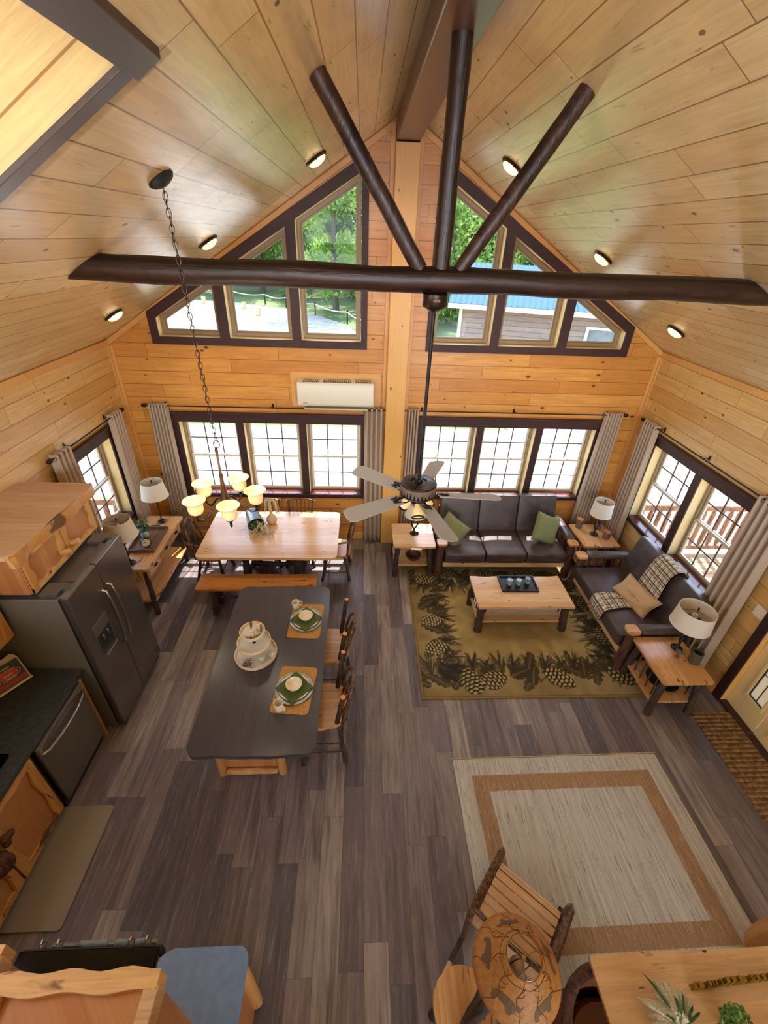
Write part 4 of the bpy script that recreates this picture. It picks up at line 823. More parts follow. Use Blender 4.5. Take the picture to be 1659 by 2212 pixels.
    b = bmesh.new(); b.from_mesh(me); be = [e for e in b.edges if e.is_boundary]; r_ = bmesh.ops.extrude_edge_only(b, edges=be)
    for v in [g for g in r_['geom'] if isinstance(g, bmesh.types.BMVert)]: v.co.z = 0.0005
    b.to_mesh(me); b.free(); at = me.color_attributes.new('col', 'FLOAT_COLOR', 'POINT'); n = len(me.vertices); co = np.zeros(n*3); me.vertices.foreach_get('co', co); co = co.reshape(-1, 3)
    xi = np.clip((co[:, 0]/W_*(nx-1)).round().astype(int), 0, nx-1); yi = np.clip((co[:, 1]/H_*(ny-1)).round().astype(int), 0, ny-1)
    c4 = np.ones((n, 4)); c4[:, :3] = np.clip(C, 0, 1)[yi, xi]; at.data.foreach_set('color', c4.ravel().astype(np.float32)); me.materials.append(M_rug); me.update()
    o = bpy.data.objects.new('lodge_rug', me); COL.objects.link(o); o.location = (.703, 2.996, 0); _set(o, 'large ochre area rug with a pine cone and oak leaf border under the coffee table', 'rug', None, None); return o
rug_lodge()
# cream jute rug with brown border band
t_ = NT('striped_jute'); o_ = t_.sep(t_.obj()); ax_ = t_.math('ABSOLUTE', o_[0]); ay_ = t_.math('ABSOLUTE', o_[1])
ex = t_.math('SUBTRACT', 1.035, ax_); ey = t_.math('SUBTRACT', .785, ay_); e_ = t_.math('MINIMUM', ex, ey)
jag = t_.noise(t_.comb(t_.math('MULTIPLY', o_[0], 120), t_.math('MULTIPLY', o_[1], 3)), 1, 1); e2 = t_.math('ADD', e_, t_.math('MULTIPLY', t_.math('SUBTRACT', jag, .5), .022))
band = t_.math('MULTIPLY', t_.math('GREATER_THAN', e2, .155), t_.math('LESS_THAN', e2, .30))
st = t_.noise(t_.comb(t_.math('MULTIPLY', o_[0], 110), t_.math('MULTIPLY', o_[1], 5), 0), 1, 3, .7); st2 = t_.noise(t_.comb(t_.math('MULTIPLY', o_[0], 60), t_.math('MULTIPLY', o_[1], 1.2), 4), 1, 2)
cre = t_.mix(t_.mr(st2, .35, .65), srgb(206, 200, 186), srgb(176, 172, 162)); cre = t_.mix(t_.mr(st, .57, .66, 0, .75), cre, srgb(92, 80, 70))
br = t_.mix(t_.mr(st, .4, .6), srgb(180, 146, 108), srgb(138, 106, 76)); br = t_.mix(t_.mr(st, .60, .68, 0, .8), br, srgb(214, 196, 168))
wv = t_.noise(t_.comb(t_.math('MULTIPLY', o_[0], 140), t_.math('MULTIPLY', o_[1], 70)), 1, 2); t_.bump(wv, .7, .006)
M_jute = t_.fin(t_.mix(band, cre, br), .95)
mb = MB().poly([slab_outline(-1.035, 1.035, -.785, .785, .02, .003, .004, 8)], 0.0005, .012)
o = mb.build('woven_rug', M_jute, smooth=False, label='cream woven jute rug with a brown border band in front of the desk', cat='rug'); o.location = (1.965, 1.55, 0); o.rotation_euler = (0, 0, R(.6))
mb = MB()
for i in range(104):
    x = -1.03+.02*i; mb.tube([(x-.008, .79, .012), (x+.004, .797, .016), (x+.014, .79, .01)], .004, 5)
o2 = mb.build('whipped_edge', flat('straw_binding', srgb(196, 168, 118), .9, nz=.2), o)
# braided door mat
t_ = NT('braided_straw'); o_ = t_.sep(t_.obj()); rw = t_.math('MULTIPLY', o_[1], 21.0); fr = t_.math('ABSOLUTE', t_.math('SUBTRACT', t_.math('FRACT', rw), .5)); bl = t_.noise(t_.comb(t_.math('MULTIPLY', o_[0], 24), t_.math('MULTIPLY', o_[1], 21)), 1, 2)
col = t_.mix(t_.mr(bl, .35, .65), srgb(158, 120, 72), srgb(106, 76, 42)); col = t_.mix(t_.mr(fr, .36, .5, 0, .85), col, srgb(62, 40, 20)); t_.bump(t_.math('ADD', t_.math('MULTIPLY', fr, -1.5), bl), 1, .012); M_braid = t_.fin(col, .95)
MB().poly([slab_outline(3.665, 4.14, 1.5, 2.775, .02, .006, .004, 5)], .0005, .018).build('door_mat', M_braid, smooth=False, label='coarse braided straw mat on the floor by the entrance door', cat='mat')
MB().poly([rrect(-2.66, -2.145, 1.16, 1.99, .03)], .0005, .016).build('kitchen_mat', M_mat, bev=.006, label='plain brown cushioned mat in front of the sink cabinet', cat='mat')

# ------------------------------------------------------------------ hickory log furniture
def slab(mb_or_none, x0, x1, y0, y1, z0, z1, r=.03, wx=0, wy=0, seed=1):
    return MB().poly([slab_outline(x0, x1, y0, y1, r, wx, wy, seed)], z0, z1)
def side_table(loc, w, d_, label, mat=M_hickY, h=.575, seed=0, live='x', rz=0):
    t = thing('side_table', label, 'side table', loc, rz, 'hickory side tables by the sofas')
    slab(None, -w/2, w/2, -d_/2, d_/2, h-.032, h, .025, .006 if live == 'x' else 0, .006 if live == 'y' else 0, seed).build('tabletop', mat, t, bev=.006, seg=3)
    MB().box(-w/2+.05, w/2-.05, -d_/2+.05, d_/2-.05, h-.075, h-.032).build('apron', M_bark, t, bev=.01)
    i = 0
    for sx in (-1, 1):
        for sy in (-1, 1):
            i += 1; MB().log((sx*(w/2-.045), sy*(d_/2-.045), 0), (sx*(w/2-.075), sy*(d_/2-.075), h-.032), .040, .036, 6, 12, .16, .006, seed=seed*9+i).build('leg', M_bark, t)
    slab(None, -w/2+.03, w/2-.03, -d_/2+.06, d_/2-.02, .165, .195, .03, seed=seed+3).build('shelf', mat, t, bev=.006)
    for sx in (-1, 1):
        mb = MB()
        for k_ in range(4):
            y = -d_/2+.15+k_*(d_-.3)/3; mb.log((sx*(w/2-.075), y, .19), (sx*(w/2-.08), y, h-.05), .009, .009, 3, 7, .2, .004, seed=k_+seed)
        mb.build('side_spindles', M_twig, t)
    return t
tA = side_table((.785, 5.37, 0), .62, .60, 'hickory side table at the left end of the long sofa', M_hick, seed=1, live='y')
tB = side_table((3.585, 5.39, 0), .56, .59, 'hickory side table in the corner between the sofa and the loveseat', M_hickY, seed=2)
tC = side_table((3.395, 3.055, 0), .55, .62, 'live-edge hickory side table with dark bark streaks nearest the viewer', M_hickY, seed=3)
# coffee table
t = thing('coffee_table', 'low live-edge hickory coffee table on the pine cone rug', 'coffee table', (2.105, 4.245, .0125))
slab(None, -.617, .617, -.295, .295, .425, .46, .012, 0, .012, 7).build('tabletop', M_hick, t, bev=.006, seg=3)
MB().box(-.56, .56, -.23, .23, .375, .425).build('apron', M_bark, t, bev=.01)
for i, (sx, sy) in enumerate(((-1, -1), (1, -1), (-1, 1), (1, 1))): MB().log((sx*.565, sy*.245, 0), (sx*.545, sy*.225, .425), .052, .046, 6, 12, .18, .006, seed=40+i).build('leg', M_bark, t)
slab(None, -.58, .58, -.235, .235, .13, .158, .02, seed=4).build('shelf', M_hick, t, bev=.005)
for sx in (-1, 1):
    mb = MB()
    for k_ in range(5): y = -.15+k_*.075; mb.log((sx*.55, y, .15), (sx*.545, y, .40), .009, .009, 3, 7, .2, seed=k_)
    mb.build('side_spindles', M_twig, t)
tr = thing('serving_tray', 'black rectangular serving tray on the coffee table', 'tray', (2.105, 4.375, .473), R(-1))
MB().poly([rrect(-.235, .235, -.145, .145, .01)], 0, .008).build('base', M_black, tr, bev=.002)
MB().poly([rrect(-.245, .245, -.155, .155, .012), rrect(-.225, .225, -.135, .135, .01)], 0, .024).build('rim', M_black, tr, bev=.003)
for i, (x, m_, nm) in enumerate(((1.985, M_lidb, 'jar candle with a pale blue lid on the black tray'), (2.105, M_lidg, 'jar candle with a green lid in the middle of the black tray'), (2.235, M_lidp, 'jar candle with a grey lid on the black tray'))):
    c = thing('jar_candle', nm, 'candle', (x, 4.365+(i == 2)*.03, .4815), group='jar candles on the coffee table tray')
    MB().lathe([(0, 0), (.032, 0), (.035, .006), (.035, .062), (.030, .068), (0, .068)], n=20).build('jar', M_soap, c)
    MB().lathe([(0, .066), (.036, .066), (.037, .070), (.037, .082), (.034, .085), (0, .083)], n=20).build('lid', m_, c)
    MB().box(-.011, .011, -.039, -.0365, .012, .042).build('tag', M_tag, c, smooth=False)

def hickory_chair(name, label, cat, loc, rz, group, h=.45, hb=.95, w=.46, dp=.42, style='rail', arms=False, seat=M_bench, seed=0, cut=False, feet=.05):
    """front faces local -Y"""
    t = thing(name, label, cat, loc, rz, group); rr = random.Random(seed)
    out = []; n = 28
    for k_ in range(n*2):
        a = 2*PI*k_/(n*2); ca, sa = math.cos(a), math.sin(a); e = 2/3.2; x = w/2*abs(ca)**e*(1 if ca > 0 else -1)*(1.0-.05*(sa > 0)); y = dp/2*abs(sa)**e*(1 if sa > 0 else -1); out.append((x, y))
    MB().poly([out], h-.038, h).build('seat', seat, t, bev=.010, seg=3)
    for i, (sx, sy) in enumerate(((-1, -1), (1, -1), (-1, 1), (1, 1))):
        MB().log((sx*(w/2-.055+feet), sy*(dp/2-.06+feet), 0), (sx*(w/2-.09), sy*(dp/2-.09), h-.03), .023, .019, 6, 10, .16, .004, seed=seed*7+i).build('leg', M_bark, t)
    mb = MB()
    def P(sx, sy, z): f = z/h; return (sx*((w/2-.055+feet)*(1-f)+(w/2-.09)*f), sy*((dp/2-.06+feet)*(1-f)+(dp/2-.09)*f), z)
    for sx in (-1, 1): mb.log(P(sx, -1, .14), P(sx, 1, .15), .010, .010, 4, 7, .2, seed=seed+sx); mb.log(P(sx, -1, .26), P(sx, 1, .27), .010, .010, 4, 7, .2, seed=seed+sx+9)
    mb.log(P(-1, -1, .2), P(1, -1, .2), .010, .010, 4, 7, .2, seed=seed); mb.log(P(-1, 1, .2), P(1, 1, .2), .010, .010, 4, 7, .2, seed=seed)
    mb.build('stretcher', M_twig, t)
    lean = .085
    if style == 'rail':
        for sx in (-1, 1): MB().log((sx*(w/2-.065), dp/2-.05, h-.01), (sx*(w/2-.03), dp/2-.03+lean, hb), .019, .016, 6, 9, .2, .004, seed=seed+sx+3).build('back_post', M_bark, t)
        mb = MB().tube([(x, dp/2-.02+lean*.9+.03*(1-(x/(w/2))**2), hb-.03+.02*(1-(x/(w/2))**2)) for x in [(-1+2*i/8)*(w/2) for i in range(9)]], .011, 8, wob=.2, seed=seed); mb.build('top_rail', M_twig, t)
        for i in range(5): x = (-1+2*(i+1)/6)*(w/2-.05); MB().log((x, dp/2-.05, h-.01), (x*1.12, dp/2-.0+lean, hb-.025), .009, .007, 5, 7, .25, .003, seed=seed+i).build('spindle', M_twig, t)
    else:
        # bent-twig hoop
        pts = []
        for i in range(25):
            a = PI*i/24; f = math.sin(a); x = -math.cos(a)*(w/2-.03)*(1.0 if f < .4 else 1.0-.1*(f-.4)); z = h-.01+(hb-h)*min(1, f**.75); pts.append((x, dp/2-.045+lean*1.25*min(1, f), z))
        MB().tube(pts, .015, 9, wob=.25, seed=seed).build('hoop', M_twig, t)
        pts2 = [(p[0]*.62, p[1]+.0, h-.01+(p[2]-h)*.70) for p in pts]
        MB().tube(pts2, .010, 8, wob=.25, seed=seed+1).build('inner_hoop', M_twig, t)
        for i in range(4): x = (-1+2*(i+1)/5)*(w/2-.09); MB().log((x, dp/2-.05, h-.01), (x*1.15, dp/2-.03+lean*1.2, hb-.03-.10*abs(x)/(w/2)), .009, .007, 5, 7, .25, .003, seed=seed+i).build('spindle', M_twig, t)
        if cut:
            for sx in (-1, 1): MB().log((sx*(w/2-.055), dp/2-.09, h-.01), (sx*(w/2+.0), dp/2-.03, hb+.015), .024, .023, 6, 12, .1, .0, seed=seed+sx+31, endmi=1).build('back_post', [M_bark, M_cutend], t)
    if arms:
        for sx in (-1, 1):
            mb = MB().log((sx*(w/2-.05), -dp/2+.12, h-.01), (sx*(w/2), -dp/2+.10, h+.22), .012, .011, 4, 8, .2, seed=seed)
            mb.tube([(sx*(w/2+.01), -dp/2+.04, h+.235), (sx*(w/2+.02), 0, h+.24), (sx*(w/2), dp/2-.02, h+.26), (sx*(w/2-.04), dp/2+.03, h+.28)], [.013, .014, .012, .01], 8, wob=.2, seed=seed)
            mb.build('arm', M_twig, t)
    return t
# dining group
t = thing('dining_table', 'large hickory dining table by the left front windows', 'dining table', (-1.225, 5.11, 0))
slab(None, -.915, .915, -.565, .565, .735, .77, .07, .0, .006, 11).build('tabletop', M_hick, t, bev=.008, seg=3)
MB().box(-.74, .74, -.40, .40, .68, .735).build('apron', M_bark, t, bev=.01)
for sx in (-1, 1):
    for sy in (-1, 1): MB().log((sx*.34, sy*.33, 0), (sx*.36, sy*.24, .69), .05, .05, 6, 12, .14, .004, seed=60+sx+2*sy).build('leg', M_bark, t)
    MB().log((sx*.35, -.28, .22), (sx*.35, .28, .22), .03, .03, 5, 10, .15, seed=66+sx).build('stretcher', M_bark, t)
MB().log((-.34, 0, .22), (.34, 0, .22), .03, .03, 5, 10, .15, seed=69).build('stretcher', M_bark, t)
G = 'hickory twig chairs at the dining table'
hickory_chair('dining_chair', 'twig armchair at the right end of the dining table', 'chair', (-.36, 5.21, 0), R(-90), G, style='hoop', arms=True, seed=2)
hickory_chair('dining_chair', 'bent-twig armchair at the left end of the dining table', 'chair', (-2.13, 5.13, 0), R(90), G, style='hoop', arms=True, seed=3, hb=.98)
hickory_chair('dining_chair', 'twig side chair behind the dining table, right of the vase', 'chair', (-.915, 5.50, 0), 0, G, w=.43, seed=4, hb=.94)
hickory_chair('dining_chair', 'twig side chair behind the dining table, directly behind the vase', 'chair', (-1.42, 5.50, 0), 0, G, w=.43, seed=5, hb=.94)
t = thing('dining_bench', 'long orange-toned wooden bench on the near side of the dining table', 'bench', (-1.34, 4.435, 0))
slab(None, -.765, .765, -.148, .148, .43, .465, .03, 0, .008, 13).build('bench_seat', M_bench, t, bev=.008, seg=3)
for i, (sx, sy) in enumerate(((-1, -1), (1, -1), (-1, 1), (1, 1))): MB().log((sx*.575, sy*.115, 0), (sx*.54, sy*.08, .435), .042, .036, 6, 12, .16, .004, seed=80+i).build('leg', M_bark, t)
mb = MB().log((-.555, 0, .2), (.555, 0, .2), .018, .018, 6, 8, .2, seed=85)
for sx in (-1, 1): mb.log((sx*.56, -.1, .2), (sx*.56, .1, .2), .016, .016, 3, 8, .2, seed=86)
mb.build('stretcher', M_twig, t)
# island and stools
t = thing('kitchen_island', 'long black-brown topped kitchen island with a pine base', 'kitchen island', (-.84, 2.86, 0))
slab(None, -.505, .505, -.965, .965, .885, .928, .10, .006, .008, 21).build('countertop', M_island, t, bev=.012, seg=3)
MB().box(-.43, .12, -.60, .82, .0, .885).build('base_cabinet', M_cab, t, bev=.005, smooth=False)
for sx, sy in ((-.43, -.60), (.12, -.60), (-.43, .82), (.12, .82)): MB().log((sx, sy, 0), (sx, sy, .885), .045, .042, 6, 12, .14, seed=int(sx*10+sy*7)+90).build('corner_log', M_palelog, t)
MB().log((-.38, -.625, .06), (.08, -.625, .06), .03, .03, 5, 10, .15, seed=5).build('base_rail', M_palelog, t)
G = 'hickory counter stools at the island'
hickory_chair('counter_stool', 'hickory stool at the island nearer the viewer', 'stool', (-.335, 2.55, 0), R(-88), G, h=.60, hb=1.02, w=.48, dp=.44, style='hoop', cut=True, seed=12, seat=M_hickY, feet=.04)
hickory_chair('counter_stool', 'hickory stool at the island farther from the viewer', 'stool', (-.335, 3.26, 0), R(-90), G, h=.60, hb=1.02, w=.48, dp=.44, style='hoop', cut=True, seed=15, seat=M_hickY, feet=.04)

# ------------------------------------------------------------------ sofas
def cushion(mb, x0, x1, y0, y1, z0, z1, M_=None, puff=.02):
    """rounded upholstered block"""
    nx_, ny_ = 8, 8; vs = []; fs = []
    cx, cy, cz = (x0+x1)/2, (y0+y1)/2, (z0+z1)/2; hx, hy, hz = (x1-x0)/2, (y1-y0)/2, (z1-z0)/2; q = bmesh.ops.create_cube(mb.b, size=2)
    vv = q['verts']; bmesh.ops.subdivide_edges(mb.b, edges=list({e for v in vv for e in v.link_edges}), cuts=7, use_grid_fill=True)
    for v in [v for v in mb.b.verts if not v.tag]:
        p = v.co.copy(); f = lambda a: math.copysign(abs(a)**1.0, a)
        r_ = .14; ax, ay, az = abs(p.x), abs(p.y), abs(p.z)
        # superellipsoid-like rounding of edges
        d = Vector((max(0, ax*hx-(hx-.035)), max(0, ay*hy-(hy-.035)), max(0, az*hz-(hz-.035))))
        c = Vector((min(ax*hx, hx-.035), min(ay*hy, hy-.035), min(az*hz, hz-.035)))
        if d.length > 0: d = d.normalized()*.035*max(d.x, d.y, d.z)/.035
        s_ = c+d; s_.z += puff*(1-p.x**2)*(1-p.y**2)*(az > .99)
        P_ = Vector((cx+math.copysign(s_.x, p.x), cy+math.copysign(s_.y, p.y), cz+math.copysign(s_.z, p.z))); v.co = M_ @ P_ if M_ is not None else P_; v.tag = True
    return mb
def log_sofa(label, loc, rz, n, cw):
    t = thing('sofa', label, 'sofa', loc, rz, None); W2 = n*cw/2; PX = W2+.055; f = -.40
    for sx in (-1, 1):
        MB().log((sx*(PX+.02), f+.03, 0), (sx*PX, f+.06, .615), .056, .052, 7, 14, .16, .004, seed=100+sx).build('front_leg', M_barkR, t)
        MB().log((sx*PX, .38, 0), (sx*PX, .34, .60), .045, .042, 7, 12, .16, seed=105+sx).build('rear_leg', M_bark, t)
        MB().poly([slab_outline(sx*PX-.075, sx*PX+.075, f-.04, f+.11, .04)], .605, .638).build('arm_cap', M_hickY, t, bev=.006)
        mb = cushion(MB(), sx*PX-.07, sx*PX+.07, f+.108, .36, .595, .665, puff=.012); a_ = mb.build('arm_pad', M_leather, t)
        mb = MB()
        for i in range(22): mb.sphere((sx*(PX-.071), f+.13+i*.028, .612), .0045, u=6, v=4)
        mb.build('nailheads', M_gold, a_)
        MB().log((sx*PX, f+.06, .25), (sx*PX, .36, .25), .025, .025, 5, 9, .15, seed=3).build('side_rail', M_bark, t)
        for i in range(5): y = f+.18+i*.115; MB().log((sx*PX, y, .25), (sx*PX, y, .60), .016, .014, 4, 8, .25, .004, seed=i+110).build('arm_spindle', M_barkR, t)
    MB().poly([slab_outline(-W2-.01, W2+.01, f+.0, f+.035, .012)], .20, .275).build('front_rail', M_hick, t, bev=.006)
    MB().box(-W2, W2, f+.03, .36, .21, .28).build('seat_deck', M_bark, t, smooth=False)
    tilt = Matrix.Translation((0, .20, .44)) @ Matrix.Rotation(R(-14), 4, 'X')
    for i in range(n):
        x0 = -W2+i*cw+.003; x1 = x0+cw-.006
        cushion(MB(), x0, x1, f-.035, .22, .285, .47, puff=.014).build('seat_cushion', M_leather, t)
        cushion(MB(), x0, x1, -.02, .13, -.02, .60, tilt, puff=0).build('back_cushion', M_leather, t)
    MB().box(-W2, W2, .30, .36, .28, .80, Matrix.Translation((0, .03, 0)) @ Matrix.Rotation(R(-6), 4, 'X')).build('back_frame', M_bark, t, smooth=False)
    return t
log_sofa('long three-seat brown leather log-framed sofa under the front windows', (2.15, 5.46, .0125), 0, 3, .61)
log_sofa('two-seat brown leather log-framed loveseat along the right wall with a plaid throw', (3.49, 4.11, .0125), R(-90), 2, .64)
def pillow(name, label, loc, rot, w, h, th_, mat, group=None, pinch=.16):
    t = thing(name, label, 'pillow', loc, group=group); t.rotation_euler = rot; n = 22; vs = []; fs = []
    for s in (1, -1):
        for j in range(n+1):
            for i in range(n+1):
                u, v = -1+2*i/n, -1+2*j/n; k_ = pinch; x = u*(1-k_*(1-abs(v)**1.5)*abs(u)**3*.5); y = v*(1-k_*(1-abs(u)**1.5)*abs(v)**3*.5)
                b = max(0, (1-u**4)*(1-v**4))**.55; z = s*th_/2*b+.006*math.sin(u*7+v*5)*b
                vs.append((x*w/2, y*h/2, z))
    m = (n+1)**2
    for s in (0, 1):
        for j in range(n):
            for i in range(n):
                q = s*m+j*(n+1)+i; f = (q, q+1, q+n+2, q+n+1); fs.append(f if s == 0 else f[::-1])
    mb = MB()._add(vs, fs); bmesh.ops.remove_doubles(mb.b, verts=mb.b.verts, dist=.0005); o = mb.build('cover', mat, t, ang=180)
    pts = [(x*w/2*(1-.0), y*h/2, 0) for x, y in [(-1+2*i/10, -1) for i in range(10)]+[(1, -1+2*i/10) for i in range(10)]+[(1-2*i/10, 1) for i in range(10)]+[(-1, 1-2*i/10) for i in range(11)]]
    pts = [(p[0]*(1-pinch*.5*(1-abs(p[1]/(h/2))**1.5)), p[1]*(1-pinch*.5*(1-abs(p[0]/(w/2))**1.5)), 0) for p in pts]
    MB().tube(pts, .005, 6, False).build('piping', mat, o)
    return t
pillow('throw_pillow', 'sage green pillow at the left end of the long sofa, partly behind a fan blade', (1.36, 5.36, .66), (R(68), R(22), R(-38)), .42, .42, .15, M_green, 'sage green pillows on the long sofa')
pillow('throw_pillow', 'sage green pillow standing on its corner at the right end of the long sofa', (2.80, 5.38, .69), (R(62), R(24), R(10)), .44, .44, .16, M_green, 'sage green pillows on the long sofa')
p = pillow('lumbar_pillow', 'tan canvas lumbar pillow with one button on the loveseat', (3.50, 4.02, .60), (R(0), R(-48), R(10)), .30, .58, .12, M_tanp, pinch=.2)
MB().lathe([(0, 0), (.018, 0), (.02, .005), (.012, .01), (0, .008)], (-.02, .0, .062), 12).build('button', M_bench, p)
MB().tube([(-.02+.0*i, -.26+.052*i, .056*(1-(abs(i-5)/5)**4)+.006) for i in range(11)], .0025, 5).build('seam', flat('pillow_seam', srgb(120, 96, 66), .8), p)
# plaid throw: one draped strip over seat and back
t_ = NT('plaid_wool'); uv = t_.n('ShaderNodeVertexColor', layer_name='col').outputs[0]; s_ = t_.sep(uv)
def stripe(c, per, off, wd): f = t_.math('FRACT', t_.math('ADD', t_.math('DIVIDE', c, per), off)); return t_.math('LESS_THAN', f, wd)
c = srgb(216, 200, 172); 
m1 = t_.math('MAXIMUM', stripe(s_[0], .105, 0, .15), stripe(s_[0], .105, .27, .09)); m2 = t_.math('MAXIMUM', stripe(s_[1], .105, 0, .18), stripe(s_[1], .105, .30, .10)); m3 = t_.math('MULTIPLY', stripe(s_[0], .105, .55, .35), stripe(s_[1], .105, .5, .4))
col = t_.mix(t_.math('MULTIPLY', m3, .55), c, srgb(140, 120, 92)); col = t_.mix(t_.math('MULTIPLY', m1, .82), col, srgb(44, 26, 28)); col = t_.mix(t_.math('MULTIPLY', m2, .82), col, srgb(50, 34, 36)); M_plaid = t_.fin(col, .9)
def throw(pieces, t):
    for pth, xc, w_, nm, fr in pieces:
        pts = [Vector((0, y, z)) for y, z in pth]; seg = [0]
        for a, b in zip(pts, pts[1:]): seg.append(seg[-1]+(b-a).length)
        L = seg[-1]; m = int(L/.012); n = int(w_/.012); vs = []; cs = []
        for j in range(m+1):
            s0 = L*j/m; k_ = max(i for i in range(len(seg)) if seg[i] <= s0+1e-9); k_ = min(k_, len(pts)-2); f = (s0-seg[k_])/(seg[k_+1]-seg[k_]); p = pts[k_].lerp(pts[k_+1], f); tg = (pts[k_+1]-pts[k_]).normalized(); nr = Vector((0, -tg.z, tg.y))
            if nr.z < 0 and abs(tg.y) > .3: nr = -nr
            for i in range(n+1):
                u = i/n; wv = fr*(math.sin(u*26+s0*3)+.6*math.sin(u*47+1+s0*7)); xx = xc+(u-.5)*w_*(1+.05*math.sin(s0*9))+.012*math.sin(s0*11)
                vs.append(Vector((xx, p.y, p.z))+nr*(.008+abs(wv)+.0)); cs.append((u*w_*1.25+3, s0+3, 0, 1))
        mb = MB(); mb._add(vs, [(j*(n+1)+i, j*(n+1)+i+1, (j+1)*(n+1)+i+1, (j+1)*(n+1)+i) for j in range(m) for i in range(n)])
        o = mb.build(nm, M_plaid, t, ang=180, recalc=False); at = o.data.color_attributes.new('col', 'FLOAT_COLOR', 'POINT'); at.data.foreach_set('color', np.array(cs, np.float32).ravel()); sm = o.modifiers.new('s', 'SOLIDIFY'); sm.thickness = .004; sm.offset = 0
t = thing('plaid_throw', 'cream and black plaid throw draped over the back and seat of the loveseat', 'blanket', (3.49, 4.10, .0125), R(-90))
# local x = -(world y - 4.10) ; local y = world x - 3.49
throw([([(-.445, .30), (-.45, .42), (-.435, .465), (-.40, .488), (-.2, .493), (0.03, .485)], .08, .30, 'seat_drape', .006),
       ([(.135, .505), (.16, .60), (.20, .76), (.265, 1.0), (.285, 1.042), (.33, 1.068), (.40, 1.055), (.435, 1.02), (.42, .92)], .03, .37, 'back_drape', .0015)], t)
mb = MB(); rnd = random.Random(2)
for i in range(34):
    x = -.07+i*.0091; mb.tube([(x, -.452, .305), (x+rnd.uniform(-.004, .004), -.458, .285), (x+rnd.uniform(-.006, .006), -.455, .262)], .0022, 4)
mb.build('fringe', M_tanp, t)

# ------------------------------------------------------------------ table lamps
def table_lamp(label, loc, kind='antler', r0=.15, r1=.175, zs=.36, hs=.23, group=None, rz=0, mat=None):
    t = thing('table_lamp', label, 'table lamp', loc, rz, group)
    if kind == 'antler':
        MB().lathe([(0, 0), (.058, 0), (.062, .008), (.05, .02), (.022, .035), (.012, .06), (0, .06)], n=20).build('base', M_black, t)
        mb = MB().tube([(0, 0, .03), (0, 0, .09), (.03, 0, .13), (.045, 0, .18), (.03, 0, .24), (0, 0, .28)], [.014, .013, .011, .010, .010, .010], 8, wob=.25, seed=1)
        mb.tube([(0, 0, .09), (-.03, 0, .13), (-.042, 0, .18), (-.028, 0, .24), (0, 0, .28)], [.012, .011, .010, .010, .010], 8, wob=.25, seed=2)
        mb.tube([(-.035, 0, .14), (-.06, .0, .17)], [.007, .003], 6).tube([(.04, 0, .15), (.065, 0, .18)], [.007, .003], 6).tube([(.04, 0, .21), (.062, 0, .24)], [.007, .003], 6)
        mb.tube([(0, 0, .28), (0, 0, zs+.03)], .008, 8); mb.build('antler_stem', M_black, t)
    else:
        MB().lathe([(0, 0), (.058, 0), (.060, .008), (.048, .022), (.016, .032), (.010, .05), (0, .05)], n=24).build('base', M_black, t)
        mb = MB().lathe([(0, .03), (.008, .05), (.0065, .2), (.009, .3), (.007, zs+.03), (0, zs+.04)], n=12); mb.build('stem', M_black, t)
    sh = MB().lathe([(r1, zs), (r0, zs+hs), (r0-.003, zs+hs), (r1-.003, zs)], n=40, close=True).build('lamp_shade', mat or M_shade, t)
    MB().tube([(r0*math.cos(a), r0*math.sin(a), zs+hs) for a in [2*PI*i/40 for i in range(41)]], .003, 5, False).build('upper_rim', M_shade, sh); MB().tube([(r1*math.cos(a), r1*math.sin(a), zs) for a in [2*PI*i/40 for i in range(41)]], .003, 5, False).build('lower_rim', M_shade, sh)
    mb = MB()
    for k_ in range(3): a = 2*PI*k_/3+.4; mb.tube([(0, 0, zs+hs-.015), (r0*math.cos(a), r0*math.sin(a), zs+hs-.008)], .0018, 5)
    mb.tube([(0, .0, zs+.03), (.05, 0, zs+.09), (.05, 0, zs+hs*.6), (0, 0, zs+hs-.012), (-.05, 0, zs+hs*.6), (-.05, 0, zs+.09), (0, 0, zs+.03)], .002, 5)
    mb.build('harp', M_black, t)
    MB().sphere((0, 0, zs+.13), .03, (1, 1, 1.25), 12, 9).build('bulb', M_white, t); MB().lathe([(0, -.012), (.008, -.01), (.005, 0), (.011, .012), (.009, .024), (0, .026)], (0, 0, zs+hs), 10).build('finial', M_black, t)
    return t
G = 'table lamps with linen shades'
table_lamp('antler-stem lamp on the side table left of the long sofa', (.80, 5.40, .5755), r0=.125, r1=.155, zs=.33, hs=.21, group=G, rz=.0)
table_lamp('antler-stem lamp with a drum shade on the corner side table', (3.59, 5.41, .5755), r0=.135, r1=.15, zs=.36, hs=.23, group=G, rz=.3)
table_lamp('antler-stem lamp with a drum shade on the side table nearest the door', (3.535, 3.20, .5755), r0=.175, r1=.195, zs=.37, hs=.22, group=G, rz=.5)
# birdhouse-style lanterns, bird, mug, bowls
def lantern(label, loc, rz, h):
    t = thing('wooden_lantern', label, 'ornament', loc, rz, 'little wooden houses on the corner side table')
    MB().box(-.038, .038, -.038, .038, 0, h).build('body', M_lantwood, t, bev=.003)
    mb = MB(); mb._add([(-.045, -.045, h), (.045, -.045, h), (.045, .045, h), (-.045, .045, h), (0, -.05, h+.03), (0, .05, h+.03)], [(0, 1, 4), (2, 3, 5), (1, 2, 5, 4), (3, 0, 4, 5), (0, 3, 2, 1)]); mb.build('roof', M_copper, t, bev=.003, smooth=False)
    MB().lathe([(0, 0), (.014, 0), (.014, .003), (0, .003)], (0, -.039, h*.65), 12, Matrix.Rotation(R(90), 4, 'X')).build('doorway', M_black, t)
lantern('small wooden house with an orange roof at the back left of the corner table', (3.43, 5.60, .5755), .6, .15)
lantern('small wooden house with an orange roof at the front right of the corner table', (3.73, 5.30, .5755), .3, .12)
